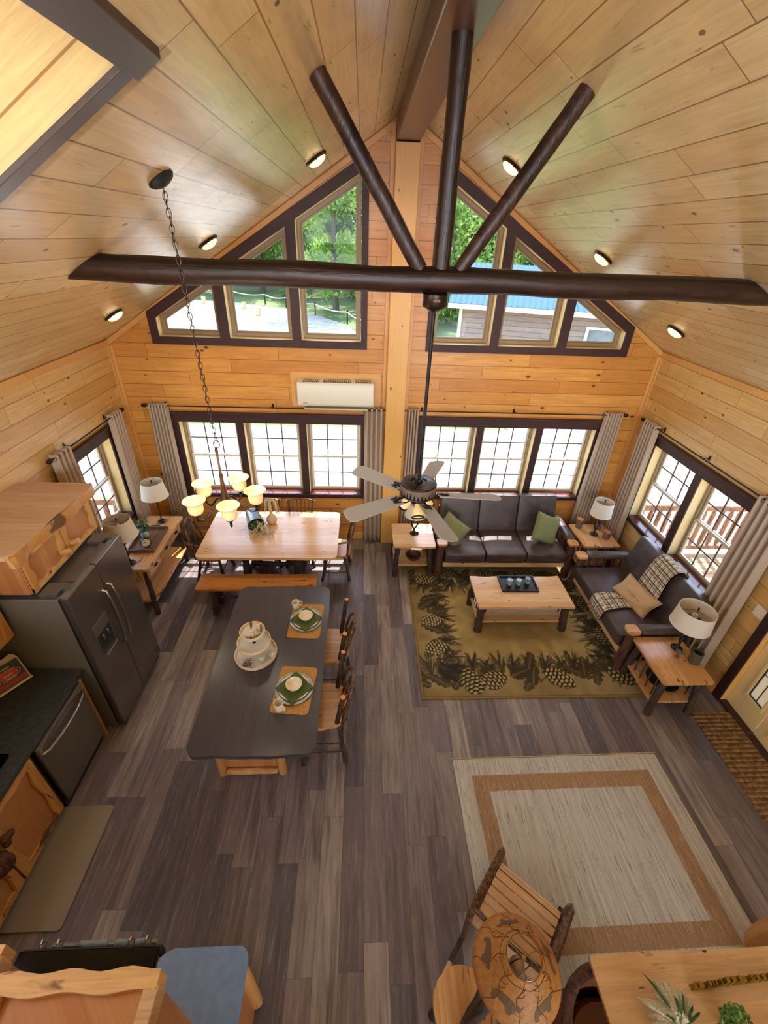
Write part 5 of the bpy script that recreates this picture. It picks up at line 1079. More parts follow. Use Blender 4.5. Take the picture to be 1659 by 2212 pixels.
t = thing('pillar_cup', 'plain grey-brown cup behind the antler lamp on the corner table', 'cup', (3.72, 5.56, .5755)); MB().lathe([(0, 0), (.045, 0), (.047, .12), (.043, .12), (.041, .01), (0, .01)], n=20).build('cup_body', M_lantwood, t)
t = thing('pottery_vase', 'dark speckled cylindrical pot on the nearest side table', 'vase', (3.61, 3.02, .5755)); MB().lathe([(0, 0), (.055, 0), (.058, .006), (.056, .15), (.050, .15), (.05, .012), (0, .012)], n=28).build('pot', M_stone, t)
t = thing('bird_figurine', 'little round bird figurine on a wire stand on the nearest side table', 'figurine', (3.46, 3.08, .5755), R(30))
MB().box(-.022, .022, -.022, .022, 0, .014).build('block', M_lantwood, t, bev=.002); MB().tube([(0, 0, .014), (0, 0, .06)], .0025, 6).build('wire', M_black, t)
MB().sphere((0, 0, .082), .028, (1, 1.3, .95)).sphere((0, -.035, .10), .016).build('body', M_stone, t); MB().tube([(0, .03, .09), (0, .085, .10)], [.008, .003], 6).tube([(0, -.048, .10), (0, -.066, .097)], [.004, .001], 6).build('tail', M_black, t)
t = thing('serving_bowl', 'brown wooden bowl on the shelf of the side table left of the sofa', 'bowl', (.80, 5.27, .196)); MB().lathe([(0, 0), (.06, 0), (.10, .04), (.115, .09), (.11, .092), (.094, .045), (.055, .012), (0, .01)], n=28).build('bowl_body', M_terra, t)
t = thing('round_platter', 'dark green platter on the shelf of the nearest side table', 'platter', (3.42, 3.06, .196)); MB().lathe([(0, 0), (.09, 0), (.17, .035), (.168, .042), (.09, .01), (0, .01)], n=32).build('platter_body', flat('dark_green_glaze', srgb(36, 44, 34), .25), t)

# ------------------------------------------------------------------ console along the left wall
t = thing('console_table', 'long hickory console table with drawers and a low shelf on the left wall', 'console table', (-2.855, 4.90, 0))
slab(None, -.24, .25, -.61, .61, .745, .78, .015, .005, 0, 31).build('tabletop', M_hickY, t, bev=.005)
MB().box(-.21, .20, -.55, .55, .58, .745).build('case', M_hickY, t, bev=.004, smooth=False)
for y0, y1 in ((-.53, -.19), (-.17, .17), (.19, .53)):
    dr = MB().box(.20, .215, y0, y1, .595, .735).build('drawer', M_hickY, t, bev=.004, smooth=False)
    ym = (y0+y1)/2; MB().tube([(.215, ym-.03, .665), (.235, ym-.03, .665), (.235, ym+.03, .665), (.215, ym+.03, .665)], .005, 8).box(.2155, .219, ym-.04, ym+.04, .65, .68).build('pull', M_black, dr)
for i, (sx, sy) in enumerate(((1, -1), (1, 1), (-1, -1), (-1, 1))): MB().log((sx*.185, sy*.575, 0), (sx*.165, sy*.535, .745), .034, .028, 7, 12, .18, .006, seed=120+i).build('leg', M_bark, t)
slab(None, -.2, .215, -.58, .58, .215, .245, .03, .006, 0, 33).build('shelf', M_hickY, t, bev=.006)
G2 = 'slim black stick lamps on the console'
table_lamp('slim black lamp with a tapered shade at the far end of the console', (-2.84, 5.36, .7805), 'stick', .135, .175, .42, .225, G2, rz=.3)
table_lamp('slim black lamp with a tapered shade beside the fridge on the console', (-2.865, 4.42, .7805), 'stick', .145, .185, .42, .225, G2, rz=1.0)
t = thing('serving_tray', 'weathered wooden tray with twig handles on the console', 'tray', (-2.84, 4.90, .7805), R(2))
MB().box(-.16, .16, -.265, .265, 0, .012).build('base', M_traywood, t, smooth=False)
MB().poly([rect(-.17, .17, -.275, .275), rect(-.155, .155, -.26, .26)], 0, .045).build('rim', M_traywood, t, bev=.002, smooth=False)
for sy in (-1, 1): MB().log((-.06, sy*.285, .05), (.06, sy*.285, .055), .008, .007, 4, 8, .3, seed=4).build('handle', M_bark, t)
t = thing('table_clock', 'round black-rimmed alarm-style clock on the wooden tray', 'clock', (-2.80, 4.745, .795), R(38)); Mc = Matrix.Rotation(R(82), 4, 'X')
MB().lathe([(0, -.018), (.062, -.018), (.066, -.01), (.066, .016), (.056, .02), (.056, .008), (0, .008)], (0, 0, .068), 32, Mc).build('case', M_black, t)
MB().lathe([(0, .009), (.056, .009)], (0, 0, .068), 32, Mc).build('dial', M_clockf, t)
mb = MB()
for k_ in range(12):
    a = 2*PI*k_/12; mb.box(-.0022, .0022, .043, .051, .0095, .0105, Matrix.Translation((0, 0, .068)) @ Mc @ Matrix.Rotation(a, 4, 'Z'))
mb.build('hour_marks', M_black, t, smooth=False)
mb = MB()
for a, l_, w_ in ((R(48), .028, .003), (R(95), .042, .002)): mb.box(-w_, w_, -.006, l_, .0105, .012, Matrix.Translation((0, 0, .068)) @ Mc @ Matrix.Rotation(a, 4, 'Z'))
mb.build('hands', M_black, t, smooth=False)
MB().tube([(.03, 0, .14), (.0, 0, .152), (-.03, 0, .14)], .003, 6).build('bail', M_black, t)
def leafy(t, name, mat, n, cz, R0, ls, seed, zmin=0, stretch=1):
    rnd = random.Random(seed); mb = MB()
    for i in range(n):
        d = Vector((rnd.gauss(0, 1), rnd.gauss(0, 1), rnd.gauss(0, .8)*stretch)).normalized()*R0*rnd.random()**.5; c = Vector((0, 0, cz))+d
        if c.z < zmin: c.z = zmin+rnd.random()*.01
        q = Euler((rnd.uniform(-.8, .8), rnd.uniform(-.8, .8), rnd.random()*6)).to_matrix(); s_ = ls*(.6+.7*rnd.random())
        mb._add([c+q @ (Vector(p)*s_) for p in ((-1, 0, 0), (-.3, -.5, .08), (.5, -.42, .06), (1, 0, -.05), (.5, .42, .06), (-.3, .5, .08))], [(0, 1, 2, 3, 4, 5)])
    o = mb.build(name, mat, t, ang=180, recalc=False); o['kind'] = 'stuff'; return o
t = thing('potted_plant', 'small leafy plant in a glass vase on the wooden tray', 'plant', (-2.91, 4.97, .793))
MB().lathe([(0, 0), (.04, 0), (.052, .02), (.05, .05), (.03, .075), (.026, .09), (.022, .09), (.026, .07), (.045, .045), (0, .008)], n=24).build('vase', flat('pale_glass_vase', srgb(176, 188, 172), .1), t)
leafy(t, 'leaves', M_leaf, 190, .175, .10, .018, 5, .08)
mb = MB(); rnd = random.Random(4)
for i in range(9): a = i*2.4; mb.tube([(0, 0, .03), (.02*math.cos(a), .02*math.sin(a), .11), (.07*math.cos(a), .07*math.sin(a), .19)], .002, 5)
mb.build('stems', M_leafd, t)

# ------------------------------------------------------------------ on the dining table
t = thing('metal_bucket', 'galvanised metal bucket lying on its side on the dining table', 'bucket', (-1.54, 5.27, .875)); q = Vector((.40, -.85, -.20)).normalized().to_track_quat('Z', 'Y').to_matrix().to_4x4()
o = MB().lathe([(0, -.13), (.085, -.13), (.088, -.125), (.115, .13), (.119, .134), (.115, .138), (.110, .13), (.084, -.12), (0, -.12)], n=36).build('bucket_body', M_galv, t); o.matrix_local = q
t.location = (-1.52, 5.30, .893)
o = MB().tube([(.116*math.cos(a), .09*math.sin(a)*.2, .12+.10*math.sin(a)) for a in [PI*i/16 for i in range(17)]], .003, 6).build('bail_handle', M_galv, t); o.matrix_local = q
t = thing('dried_bouquet', 'dried pale roots and green leaves spilling from the bucket onto the table', 'dried flowers', (-1.40, 5.08, .771)); rnd = random.Random(12)
for i in range(22):
    a = R(-62)+rnd.gauss(0, .38); x0, y0 = rnd.gauss(-.02, .045), .11+rnd.gauss(0, .02); L = rnd.uniform(.16, .33); z0 = .05+rnd.random()*.09
    pts = [(x0+L*f*math.cos(a+.5*math.sin(f*4+i)), y0+L*f*math.sin(a+.3*math.sin(f*5+i)), max(.006, z0*(1-f*1.15)+.012*math.sin(f*9+i))) for f in [k_/9 for k_ in range(10)]]
    MB().tube(pts, [.008-.006*k_/9 for k_ in range(10)], 6, wob=.3, seed=i).build('dried_root', M_stem, t)
o = leafy(t, 'leaves', M_leaf, 150, .07, .095, .02, 9, .005); o.location = (-.05, .10, .02)
t = thing('bottle_vase', 'round sand-coloured bottle vase with drooping dried stems on the dining table', 'vase', (-1.285, 5.36, .771))
MB().lathe([(0, 0), (.04, 0), (.07, .03), (.078, .065), (.066, .105), (.036, .14), (.018, .17), (.014, .26), (.019, .30), (.014, .30), (.010, .26), (0, .25)], n=30).build('vase_body', M_vasec, t)
for i in range(15):
    a = i*2.39; r_ = .06+.05*rnd.random(); d_ = .06+.14*rnd.random(); up = .05+.06*rnd.random()
    MB().tube([(0, 0, .27), (.2*r_*math.cos(a), .2*r_*math.sin(a), .31+up*.6), (.6*r_*math.cos(a), .6*r_*math.sin(a), .31+up), (r_*math.cos(a), r_*math.sin(a), .31+up-.03), (1.15*r_*math.cos(a), 1.15*r_*math.sin(a), .31-d_)], [.002, .003, .004, .006, .003], 6, wob=.3, seed=i).build('dried_stem', M_stem, t)

# ------------------------------------------------------------------ on the island
M_pm = NT('woven_placemat'); t_ = M_pm; o_ = t_.sep(t_.obj()); e_ = t_.math('MAXIMUM', t_.math('ABSOLUTE', o_[0]), t_.math('SUBTRACT', t_.math('ABSOLUTE', o_[1]), .07)); n_ = t_.noise(t_.obj(), 140, 3)
fr = t_.math('FRACT', t_.math('MULTIPLY', e_, 62)); col = t_.mix(t_.mr(n_, .35, .65), srgb(216, 166, 92), srgb(168, 118, 54)); col = t_.mix(t_.mr(fr, .75, 1, 0, .6), col, srgb(110, 72, 32)); t_.bump(t_.math('ADD', fr, n_), .8, .006); M_pm = t_.fin(col, .9)
ISZ = .929
def place_setting(x, y, rz, which):
    MB().poly([slab_outline(-.165, .165, -.235, .235, .03, .002, .003, 8)], 0, .006).build('placemat', M_pm, smooth=False, label='woven straw placemat %s' % which, cat='placemat', group='straw placemats on the island')
    o = COL.objects[-1]; o = [q for q in COL.objects if q.name.startswith('placemat')][-1]; o.location = (x, y, ISZ); o.rotation_euler = (0, 0, rz)
    z = ISZ+.0065; cx, cy = x, y+.0
    q = MB().lathe([(0, 0), (.09, 0), (.165, .012), (.167, .016), (.158, .015), (.09, .005), (0, .005)], n=40).build('charger_plate', M_galv, label='grey metal charger plate %s' % which, cat='plate', group='metal chargers on the island'); q.location = (cx, cy, z)
    q = MB().lathe([(0, 0), (.08, 0), (.133, .014), (.134, .018), (.126, .017), (.08, .006), (0, .006)], n=40).build('dinner_plate', M_ceram, label='cream dinner plate under the napkin %s' % which, cat='plate', group='cream dinner plates on the island'); q.location = (cx, cy, z+.006)
    mb = MB(); n = 14; vs = []; rnd = random.Random(int(x*100+y*10))
    for s in (0, 1):
        for j in range(n+1):
            for i in range(n+1):
                u, v = -1+2*i/n, -1+2*j/n; r_ = math.hypot(u, v)*.118; zz = .014 if r_ > .085 else .006; vs.append((u*.118, v*.118, zz+.003*math.sin(u*6+v*3)+s*.005))
    m = (n+1)**2; fs = []
    for s in (0, 1):
        for j in range(n):
            for i in range(n): a = s*m+j*(n+1)+i; f = (a, a+1, a+n+2, a+n+1); fs.append(f if s else f[::-1])
    for i in range(n):
        for (a, b) in ((i, i+1), (n*(n+1)+i+1, n*(n+1)+i), ((i+1)*(n+1), i*(n+1)), (i*(n+1)+n, (i+1)*(n+1)+n)): fs.append((a, b, b+m, a+m))
    mb._add(vs, fs); q = mb.build('napkin', M_olive, label='folded olive napkin under the bowl %s' % which, cat='napkin', group='olive napkins on the island'); q.location = (cx, cy, z+.008); q.rotation_euler = (0, 0, R(45)+rz*1.5+R(8))
    q = MB().lathe([(0, 0), (.035, 0), (.04, .006), (.062, .03), (.072, .055), (.069, .057), (.058, .032), (.034, .012), (0, .01)], n=36).build('cereal_bowl', M_ceram, label='cream bowl on the olive napkin %s' % which, cat='bowl', group='cream bowls on the island'); q.location = (cx, cy, z+.022)
place_setting(-.558, 3.295, R(-2), 'at the far place setting'); place_setting(-.572, 2.475, R(-5), 'at the near place setting')
def mug(x, y, rz, label):
    t = thing('coffee_mug', label, 'mug', (x, y, ISZ), rz, 'cream mugs on the island')
    MB().lathe([(0, 0), (.034, 0), (.037, .004), (.04, .05), (.041, .095), (.038, .095), (.036, .05), (.033, .008), (0, .006)], n=28).build('cup', M_ceram, t)
    MB().tube([(.038, 0, .075), (.058, 0, .08), (.07, 0, .06), (.064, 0, .035), (.036, 0, .022)], .006, 8).build('handle', M_ceram, t)
mug(-.685, 3.475, R(25), 'cream mug behind the far place setting'); mug(-.675, 2.285, R(-35), 'cream mug in front of the near place setting')
TX, TY = -.985, 2.865
t = thing('tiered_tray', 'three-tier round bleached wood tray on the island', 'tiered tray', (TX, TY, ISZ))
for z_, r_, nm in ((0, .195, 'bottom_tier'), (.155, .152, 'middle_tier'), (.29, .112, 'top_tier')):
    o = MB().lathe([(0, z_), (r_-.008, z_), (r_, z_+.006), (r_+.003, z_+.034), (r_+.001, z_+.037), (r_-.007, z_+.036), (r_-.008, z_+.010), (0, z_+.010)], n=48).build(nm, M_wood_l, t)
    MB().lathe([(0, z_+.0105), (r_-.012, z_+.0105)], n=40).build('tier_surface', M_marble, o)
MB().tube([(0, 0, .01), (0, 0, .36)], .005, 8).lathe([(0, .165), (.016, .165), (.012, .18), (0, .18)], n=12).lathe([(0, .30), (.014, .30), (.01, .312), (0, .312)], n=12).build('centre_rod', M_black, t)
MB().tube([(0, .022*math.sin(a), .41-.05*math.cos(a)) for a in [2*PI*i/20 for i in range(21)]], .004, 6).build('loop_handle', M_black, t)
for i, (x, y, lab) in enumerate(((.01, -.045, 'small turned pepper mill in front on the top tier'), (.052, .030, 'small turned salt mill behind on the top tier'))):
    c = thing('spice_mill', lab, 'shaker', (TX+x, TY+y, ISZ+.301), group='turned mills on the top tier')
    MB().lathe([(0, 0), (.024, 0), (.025, .008), (.016, .022), (.014, .05), (.02, .07), (.021, .078), (.012, .084), (0, .085)], n=18).build('body', M_wood_l, c); MB().lathe([(0, .084), (.008, .085), (.011, .095), (.008, .105), (0, .107)], n=14).build('knob', M_cutend, c)
c = thing('greenery_sprig', 'dark green sprigs curled in the top tier of the round tray', 'greenery', (TX+.045, TY-.02, ISZ+.305)); mb = MB(); rnd = random.Random(8)
for i in range(70):
    a = -2.2+3.4*i/70; r_ = .075+.012*rnd.random(); p = Vector((-.045+r_*math.cos(a), .02+r_*math.sin(a), .006+.012*rnd.random())); q = Euler((rnd.random(), rnd.random(), rnd.random()*6)).to_matrix()
    mb._add([p+q @ (Vector(v)*.009) for v in ((-1, 0, 0), (0, -.5, .2), (1, 0, 0), (0, .5, .2))], [(0, 1, 2, 3)])
mb.build('sprig_leaves', M_leafd, c, recalc=False)['kind'] = 'stuff'
c = thing('berry_spray', 'dark red berry spray on the bottom tier of the round tray', 'berries', (TX-.045, TY-.115, ISZ+.012)); mb = MB()
for i in range(64): a = rnd.random()*6; r_ = .052*rnd.random()**.7; mb.sphere((r_*math.cos(a), r_*math.sin(a)*.9-.02*(i % 3), .006+.02*rnd.random()), .0045, u=6, v=4)
mb.build('berry_beads', M_berry, c)['kind'] = 'stuff'
for i, (x, y, lab) in enumerate(((.075, -.085, 'small glass jar with a pale lid nearer the front of the bottom tier'), (.135, -.02, 'small glass jar tipped on its side at the right of the bottom tier'))):
    c = thing('glass_jar', lab, 'jar', (TX+x, TY+y, ISZ+.0115), group='small jars on the bottom tier')
    b = MB().lathe([(0, 0), (.026, 0), (.029, .005), (.029, .035), (.024, .042), (.025, .052), (0, .052)], n=20).build('jar_body', flat('pale_jar_glass', srgb(190, 190, 160), .15), c); l_ = MB().lathe([(0, .05), (.027, .05), (.028, .056), (.02, .062), (0, .06)], n=20).build('jar_lid', M_sashL, c)
    if i: c.rotation_euler = (R(82), 0, R(50)); c.location.z += .029
# ------------------------------------------------------------------ kitchen
t = thing('refrigerator', 'dark slate side-by-side refrigerator with curved handles and an ice dispenser', 'refrigerator', (-2.375, 3.195, 0))
MB().box(-.83, -.085, -.455, .46, .02, 1.745).build('cabinet_body', M_slateG, t, bev=.006, smooth=False)
MB().box(-.085, -.06, -.455, .46, .06, 1.74).build('door_gasket', M_gasket, t, smooth=False)
for y0, y1 in ((-.465, -.018), (-.010, .465)):
    dr = MB().box(-.062, 0, y0, y1, .055, 1.765).build('door', M_door_slate, t, bev=.012, seg=3, smooth=False)
    MB().box(-.06, -.004, y0+.01, y1-.01, 1.764, 1.772).build('door_cap', M_slateG, dr, smooth=False)
    ym = -.062 if y0 < -.2 else .035
    MB().tube([(-.0, ym, 1.50), (.035, ym, 1.485), (.052, ym, 1.36), (.06, ym, 1.15), (.052, ym, .95), (.035, ym, .83), (0, ym, .81)], .013, 10).build('door_handle', M_steel, dr)
    if y0 < -.2:
        ds = MB().poly([rect(-.36, -.125, .93, 1.31), rect(-.35, -.135, .94, 1.18)], -.002, .006, MYZ).build('dispenser', M_slate, dr, bev=.002, smooth=False)
        MB().box(-.004, .003, -.35, -.135, .94, 1.18).build('dispenser_recess', M_gasket, ds, smooth=False)
        for yy in (-.28, -.205): MB().box(.002, .02, yy-.012, yy+.012, 1.10, 1.15).build('paddle', M_steel, ds, bev=.003)
        MB().box(.002, .028, -.345, -.14, .935, .95).build('drip_tray', M_steel, ds, bev=.002)
MB().box(-.82, -.1, -.445, .45, 1.745, 1.75).build('top_panel', M_slate, t, smooth=False)
for y0, y1 in ((-.43, -.28), (.30, .44)): MB().poly([[( -.24, y0), (-.10, y0), (-.10, (y0+y1)/2), (-.03, (y0+y1)/2), (-.03, y1), (-.24, y1)]], 1.75, 1.785).build('hinge_cover', M_slate, t, bev=.004, smooth=False)
MB().box(-.10, -.045, -.26, .28, 1.772, 1.782).build('top_strip', M_slate, t, bev=.002, smooth=False)
for sy in (-.40, .40): MB().box(-.1, -.02, sy-.03, sy+.03, 0, .055).build('foot', M_gasket, t, bev=.004)
def rustic_door(parent, y0, y1, z0, z1, x, fw=.07, knob=None, seed=0, burl=None):
    """cabinet door in the YZ plane facing +X with live-edge stiles and rails"""
    dr = MB().box(x, x+.018, y0, y1, z0, z1).build('door', M_cab, parent, smooth=False)
    rnd = random.Random(seed)
    for yc, s in ((y0, 1), (y1, -1)):
        prof = []; n = 14
        for i in range(n+1): prof.append((yc+s*(fw+.012*math.sin(i*.9+seed)+.006*rnd.random()), z0+(z1-z0)*i/n))
        l = [(yc, z0)]+prof+[(yc, z1)]; MB().poly([l], x+.012, x+.04, MYZ).build('stile', M_liveZ, dr, bev=.012, seg=3)
    for zc, s in ((z0, 1), (z1, -1)):
        prof = []; n = 14
        for i in range(n+1): prof.append((y0+(y1-y0)*i/n, zc+s*(fw*.8+.010*math.sin(i*1.1+seed*2)+.005*rnd.random())))
        l = [(y0, zc)]+prof+[(y1, zc)]; MB().poly([l], x+.010, x+.036, MYZ).build('rail', M_liveY, dr, bev=.012, seg=3)
    if knob: MB().log((x+.03, knob[0], knob[1]), (x+.10, knob[0]+.01, knob[1]+.02), .027, .025, 2, 12, .15, seed=seed, endmi=1).build('knob', [M_liveX, M_cutend], dr)
    return dr
t = thing('fridge_cabinet', 'live-edge wooden wall cabinet above the refrigerator with two doors', 'cabinet', (-2.64, 3.255, 1.79))
MB().box(-.635, -.02, -.50, .50, 0, .415).build('carcass', M_cab, t, smooth=False, bev=.003)
MB().poly([slab_outline(-.63, .055, -.585, .565, .05, .008, .004, 5)], .41, .455).build('top', M_cabY, t, bev=.008, seg=3)
MB().poly([slab_outline(.0, .072, -.592, .572, .03, .014, .0, 9)], .345, .45).build('live_edge_cornice', M_liveY, t, bev=.02, seg=4)
rustic_door(t, -.485, -.005, .005, .37, -.02, .06, (-.07, .10), 3); rustic_door(t, .005, .485, .005, .37, -.02, .06, (.08, .10), 5)
t = thing('wall_cabinet', 'wall cabinet over the dark counter at the left edge, mostly outside the frame', 'cabinet', (-2.94, 1.85, 1.40))
MB().box(-.335, 0, -.8, .84, 0, .75).build('carcass', M_cab, t, smooth=False); rustic_door(t, .42, .84, .0, .75, 0, .06, None, 8); rustic_door(t, .0, .41, .0, .75, 0, .06, None, 9)
# counter run along the left wall
t = thing('kitchen_counter', 'charcoal laminate countertop along the left wall with a black sink', 'countertop', (0, 0, 0))
MB().poly([rrect(-3.27, -2.515, .83, 2.72, .008), rect(-3.1, -2.66, 1.25, 1.93)], .882, .92).build('worktop', M_cnt, t, bev=.006, seg=3)
MB().box(-3.27, -3.25, .83, 2.72, .92, 1.0).build('backsplash', M_cnt, t, bev=.004)
mb = MB(); mb.poly([rrect(-3.12, -2.64, 1.23, 1.95, .03), rrect(-3.08, -2.68, 1.27, 1.91, .03)], .915, .927); mb.box(-3.1, -2.66, 1.25, 1.93, .70, .71).box(-3.1, -3.08, 1.25, 1.93, .7, .92).box(-2.68, -2.66, 1.25, 1.93, .7, .92).box(-3.1, -2.66, 1.91, 1.93, .7, .92).box(-3.1, -2.66, 1.25, 1.27, .7, .92)
mb.build('sink', M_glassblack, t, smooth=False)
t = thing('dishwasher', 'slate dishwasher with a bowed steel handle under the charcoal counter', 'dishwasher', (-2.53, 2.305, 0))
MB().box(-.6, 0, -.31, .31, .10, .87).build('tub', M_gasket, t, smooth=False); d_ = MB().box(0, .03, -.31, .31, .12, .865).build('door', M_slate, t, bev=.006, smooth=False)
MB().tube([(.03, -.285, .775), (.062, -.25, .775), (.082, -.12, .775), (.087, 0, .775), (.082, .12, .775), (.062, .25, .775), (.03, .285, .775)], .012, 10, flat=1.4).build('handle', M_steel, d_)
MB().box(.0, .032, -.30, .30, .80, .86).build('control_strip', M_steel, d_, smooth=False); MB().box(-.1, -.02, -.31, .31, 0, .10).build('toe_kick', M_gasket, t, smooth=False)
t = thing('filler_panel', 'narrow orange wood panel between the dishwasher and the refrigerator', 'panel', (-2.56, 2.655, 0)); MB().box(-.65, .03, -.018, .018, 0, .88).build('panel_board', M_cab, t, bev=.002, smooth=False)
t = thing('sink_cabinet', 'live-edge sink base cabinet with burl knobs at the lower left', 'cabinet', (-2.56, 1.42, 0))
MB().box(-.7, 0, -.60, .56, .09, .88).build('carcass', M_cab, t, smooth=False); MB().box(-.7, -.06, -.60, .56, 0, .09).build('toe_kick', M_gasket, t, smooth=False)
MB().box(0, .012, .53, .56, .09, .88).build('face_stile', M_bark, t, smooth=False)
def burl(p, y, z, r_, seed):
    mb = MB(); rnd = random.Random(seed)
    for i in range(7): mb.sphere((.055+r_*.3*rnd.random(), y+r_*.6*rnd.uniform(-1, 1), z+r_*.6*rnd.uniform(-1, 1)), r_*(.4+.3*rnd.random()), (.7, 1, 1), 10, 7)
    mb.build('burl_knob', M_barkR, p)
dl = rustic_door(t, .03, .53, .10, .86, 0, .075, None, 12); burl(dl, .10, .62, .05, 3); dr = rustic_door(t, -.50, .02, .10, .86, 0, .075, None, 14); burl(dr, -.04, .50, .10, 6)
# cookbook on its stand
t = thing('cookbook_stand', 'pale wooden cookbook stand on the charcoal counter', 'book stand', (-3.0, 2.54, .921))
up = Vector((-.36, .23, .90)).normalized(); al = Vector((.55, .84, 0)).normalized(); nn = al.cross(up).normalized()
if nn.x < 0: nn = -nn
def frame(o, p): m = Matrix((al, up, nn)).transposed().to_4x4(); m.translation = p; o.matrix_local = m
o = MB().poly([[(-.20, 0), (.14, 0), (.14, .20), (.125, .245), (.10, .262), (.05, .25), (0, .265), (-.06, .25), (-.12, .265), (-.18, .245), (-.20, .2)]], -.014, 0).build('back_board', M_paper, t, bev=.003, smooth=False); frame(o, (0, 0, .012))
o = MB().box(-.20, .14, -.012, .004, -.014, .05).build('ledge', M_paper, t, bev=.003, smooth=False); frame(o, (0, 0, .012))
t2 = thing('cookbook', 'black and red cookbook with a white oval on its cover on the wooden stand', 'book', (-3.0, 2.54, .921))
o = MB().box(-.145, .125, .006, .205, .003, .028).build('cover', flat('book_cover_black', srgb(24, 22, 20), .3), t2, bev=.002, smooth=False); frame(o, (0, 0, .012)); cov = o
MB().box(-.143, .127, .003, .012, .005, .026).build('pages', M_paper, cov, smooth=False)
MB().box(-.144, .124, .014, .062, .028, .0286).build('cover_band', flat('brick_red', srgb(142, 44, 34), .4), cov, smooth=False)
mb = MB(); 
for i in range(40): a = i*2.4; r_ = (i/40)**.5; mb.sphere((.0+.085*r_*math.cos(a), .115+.034*r_*math.sin(a), .0285), .013, (1, 1, .06), 8, 5)
mb.build('cover_picture', flat('pepper_red', srgb(190, 58, 36), .4, nz=.3, nsc=60), cov)
MB().tube([(.105*math.cos(a), .112+.042*math.sin(a), .0292) for a in [2*PI*i/32 for i in range(33)]], .0018, 5, False).build('cover_oval', M_white, cov)
text_obj('FARM', .026, M_clockf, cov, Matrix.Translation((.02, .173, .0294)), 'title_lettering'); text_obj('SIMPLE', .022, M_white, cov, Matrix.Translation((.01, .107, .0304)), 'title_lettering'); text_obj('THINGS', .022, M_white, cov, Matrix.Translation((.02, .078, .0300)), 'title_lettering'); text_obj('The', .014, M_white, cov, Matrix.Translation((-.06, .190, .0294)), 'title_lettering')
# range with towel, corner counter
t = thing('kitchen_range', 'black ceramic-top range with chrome knobs at the bottom left', 'stove', (-1.485, .84, 0))
MB().box(-.37, .37, -.66, -.03, .0, .895).build('body', M_slate, t, smooth=False); MB().box(-.385, .375, -.67, -.0, .895, .917).build('cooktop', M_glassblack, t, bev=.006, seg=3)
MB().box(-.38, .38, -.03, .012, .80, .895).build('control_panel', M_gasket, t, bev=.006, smooth=False); dd = MB().box(-.37, .37, -.03, .01, .18, .79).build('oven_door', M_glassblack, t, bev=.006, smooth=False)
for x in (-.30, -.21, .19, .28): MB().lathe([(0, 0), (.021, 0), (.021, .008), (.018, .036), (.0, .038)], (x, .012, .85), 16, Matrix.Rotation(R(-62), 4, 'X')).box(x-.004, x+.004, .03, .05, .855, .895).build('knob', M_steel, t)
MB().tube([(-.30, .01, .74), (-.30, .06, .745), (.30, .06, .745), (.30, .01, .74)], .013, 10).build('oven_handle', M_slateG, t)
for r_, x, y in ((.10, -.19, -.22), (.08, .19, -.20), (.07, -.19, -.5), (.09, .19, -.5)): MB().lathe([(r_, 0), (r_+.002, .0004), (r_+.004, 0)], (x, y, .9172), 40).build('burner_ring', M_gasket, t)
t = thing('dish_towel', 'folded grey towel hanging over the oven handle', 'towel', (-1.44, .90, .745))
for x0, x1 in ((-.20, -.03), (.01, .20)):
    pts = [(-.018, -.20), (-.020, -.05), (-.017, .0), (-.006, .018), (.008, .018), (.018, .0), (.022, -.05), (.024, -.26)]; mb = MB()
    vs = []; n = 10
    for i in range(n+1):
        x = x0+(x1-x0)*i/n
        for y, z in pts: vs.append((x, y+.003*math.sin(i*1.7), z+.002*math.cos(i*2)))
    m = len(pts); mb._add(vs, [(i*m+j, i*m+j+1, (i+1)*m+j+1, (i+1)*m+j) for i in range(n) for j in range(m-1)]); o = mb.build('towel_fold', M_towel, t, ang=180, recalc=False); sm = o.modifiers.new('s', 'SOLIDIFY'); sm.thickness = .008; sm.offset = 1
t = thing('corner_counter', 'smooth grey countertop end beside the range, blue daylight reflection painted into its colour', 'countertop', (-.86, .5, 0))
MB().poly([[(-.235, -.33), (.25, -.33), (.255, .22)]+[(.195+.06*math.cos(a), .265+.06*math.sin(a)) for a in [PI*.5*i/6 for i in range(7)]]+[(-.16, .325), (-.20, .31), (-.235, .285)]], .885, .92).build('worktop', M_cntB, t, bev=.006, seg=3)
MB().box(-.235, .19, -.33, .27, .0, .885).build('base_cabinet', M_cab, t, bev=.004, smooth=False)
MB().log((.20, .265, .02), (.20, .265, .88), .04, .036, 6, 10, .14, seed=3).log((.205, -.3, .84), (.205, .27, .84), .035, .03, 5, 10, .14, seed=4).build('corner_log', M_palelog, t)
def top_cabinet(label, x0, x1, y1, z):
    t = thing('wall_cabinet', label, 'cabinet', (x0, .16, z), group=None); w = x1-x0; d_ = y1-.16
    MB().box(.02, w-.02, 0, d_-.03, -.72, -.02).build('carcass', M_cab, t, smooth=False); MB().box(.02, w-.02, 0, d_-.02, -.045, -.025).build('top_panel', M_cabY, t, smooth=False)
    prof = [(.0+w*i/16, d_+.006*math.sin(i*1.1)) for i in range(17)]; inn = [(w-.0-w*i/16, d_-.062+.006*math.sin(i*.9)) for i in range(17)]
    MB().poly([prof+inn], -.09, .01).build('front_rim', M_liveX, t, bev=.022, seg=4)
    for xa, xb in ((-.005, .045), (w-.045, w+.005)): MB().poly([[(xa, -.02), (xb, -.02), (xb+.003, d_-.03), (xa-.003, d_-.03)]], -.09, .008).build('side_rim', M_cabY, t, bev=.018, seg=4)
    return t
top_cabinet('wall cabinet with a raised live-edge rim seen from above, next to the counter end', -1.30, -.72, .51, 2.02)
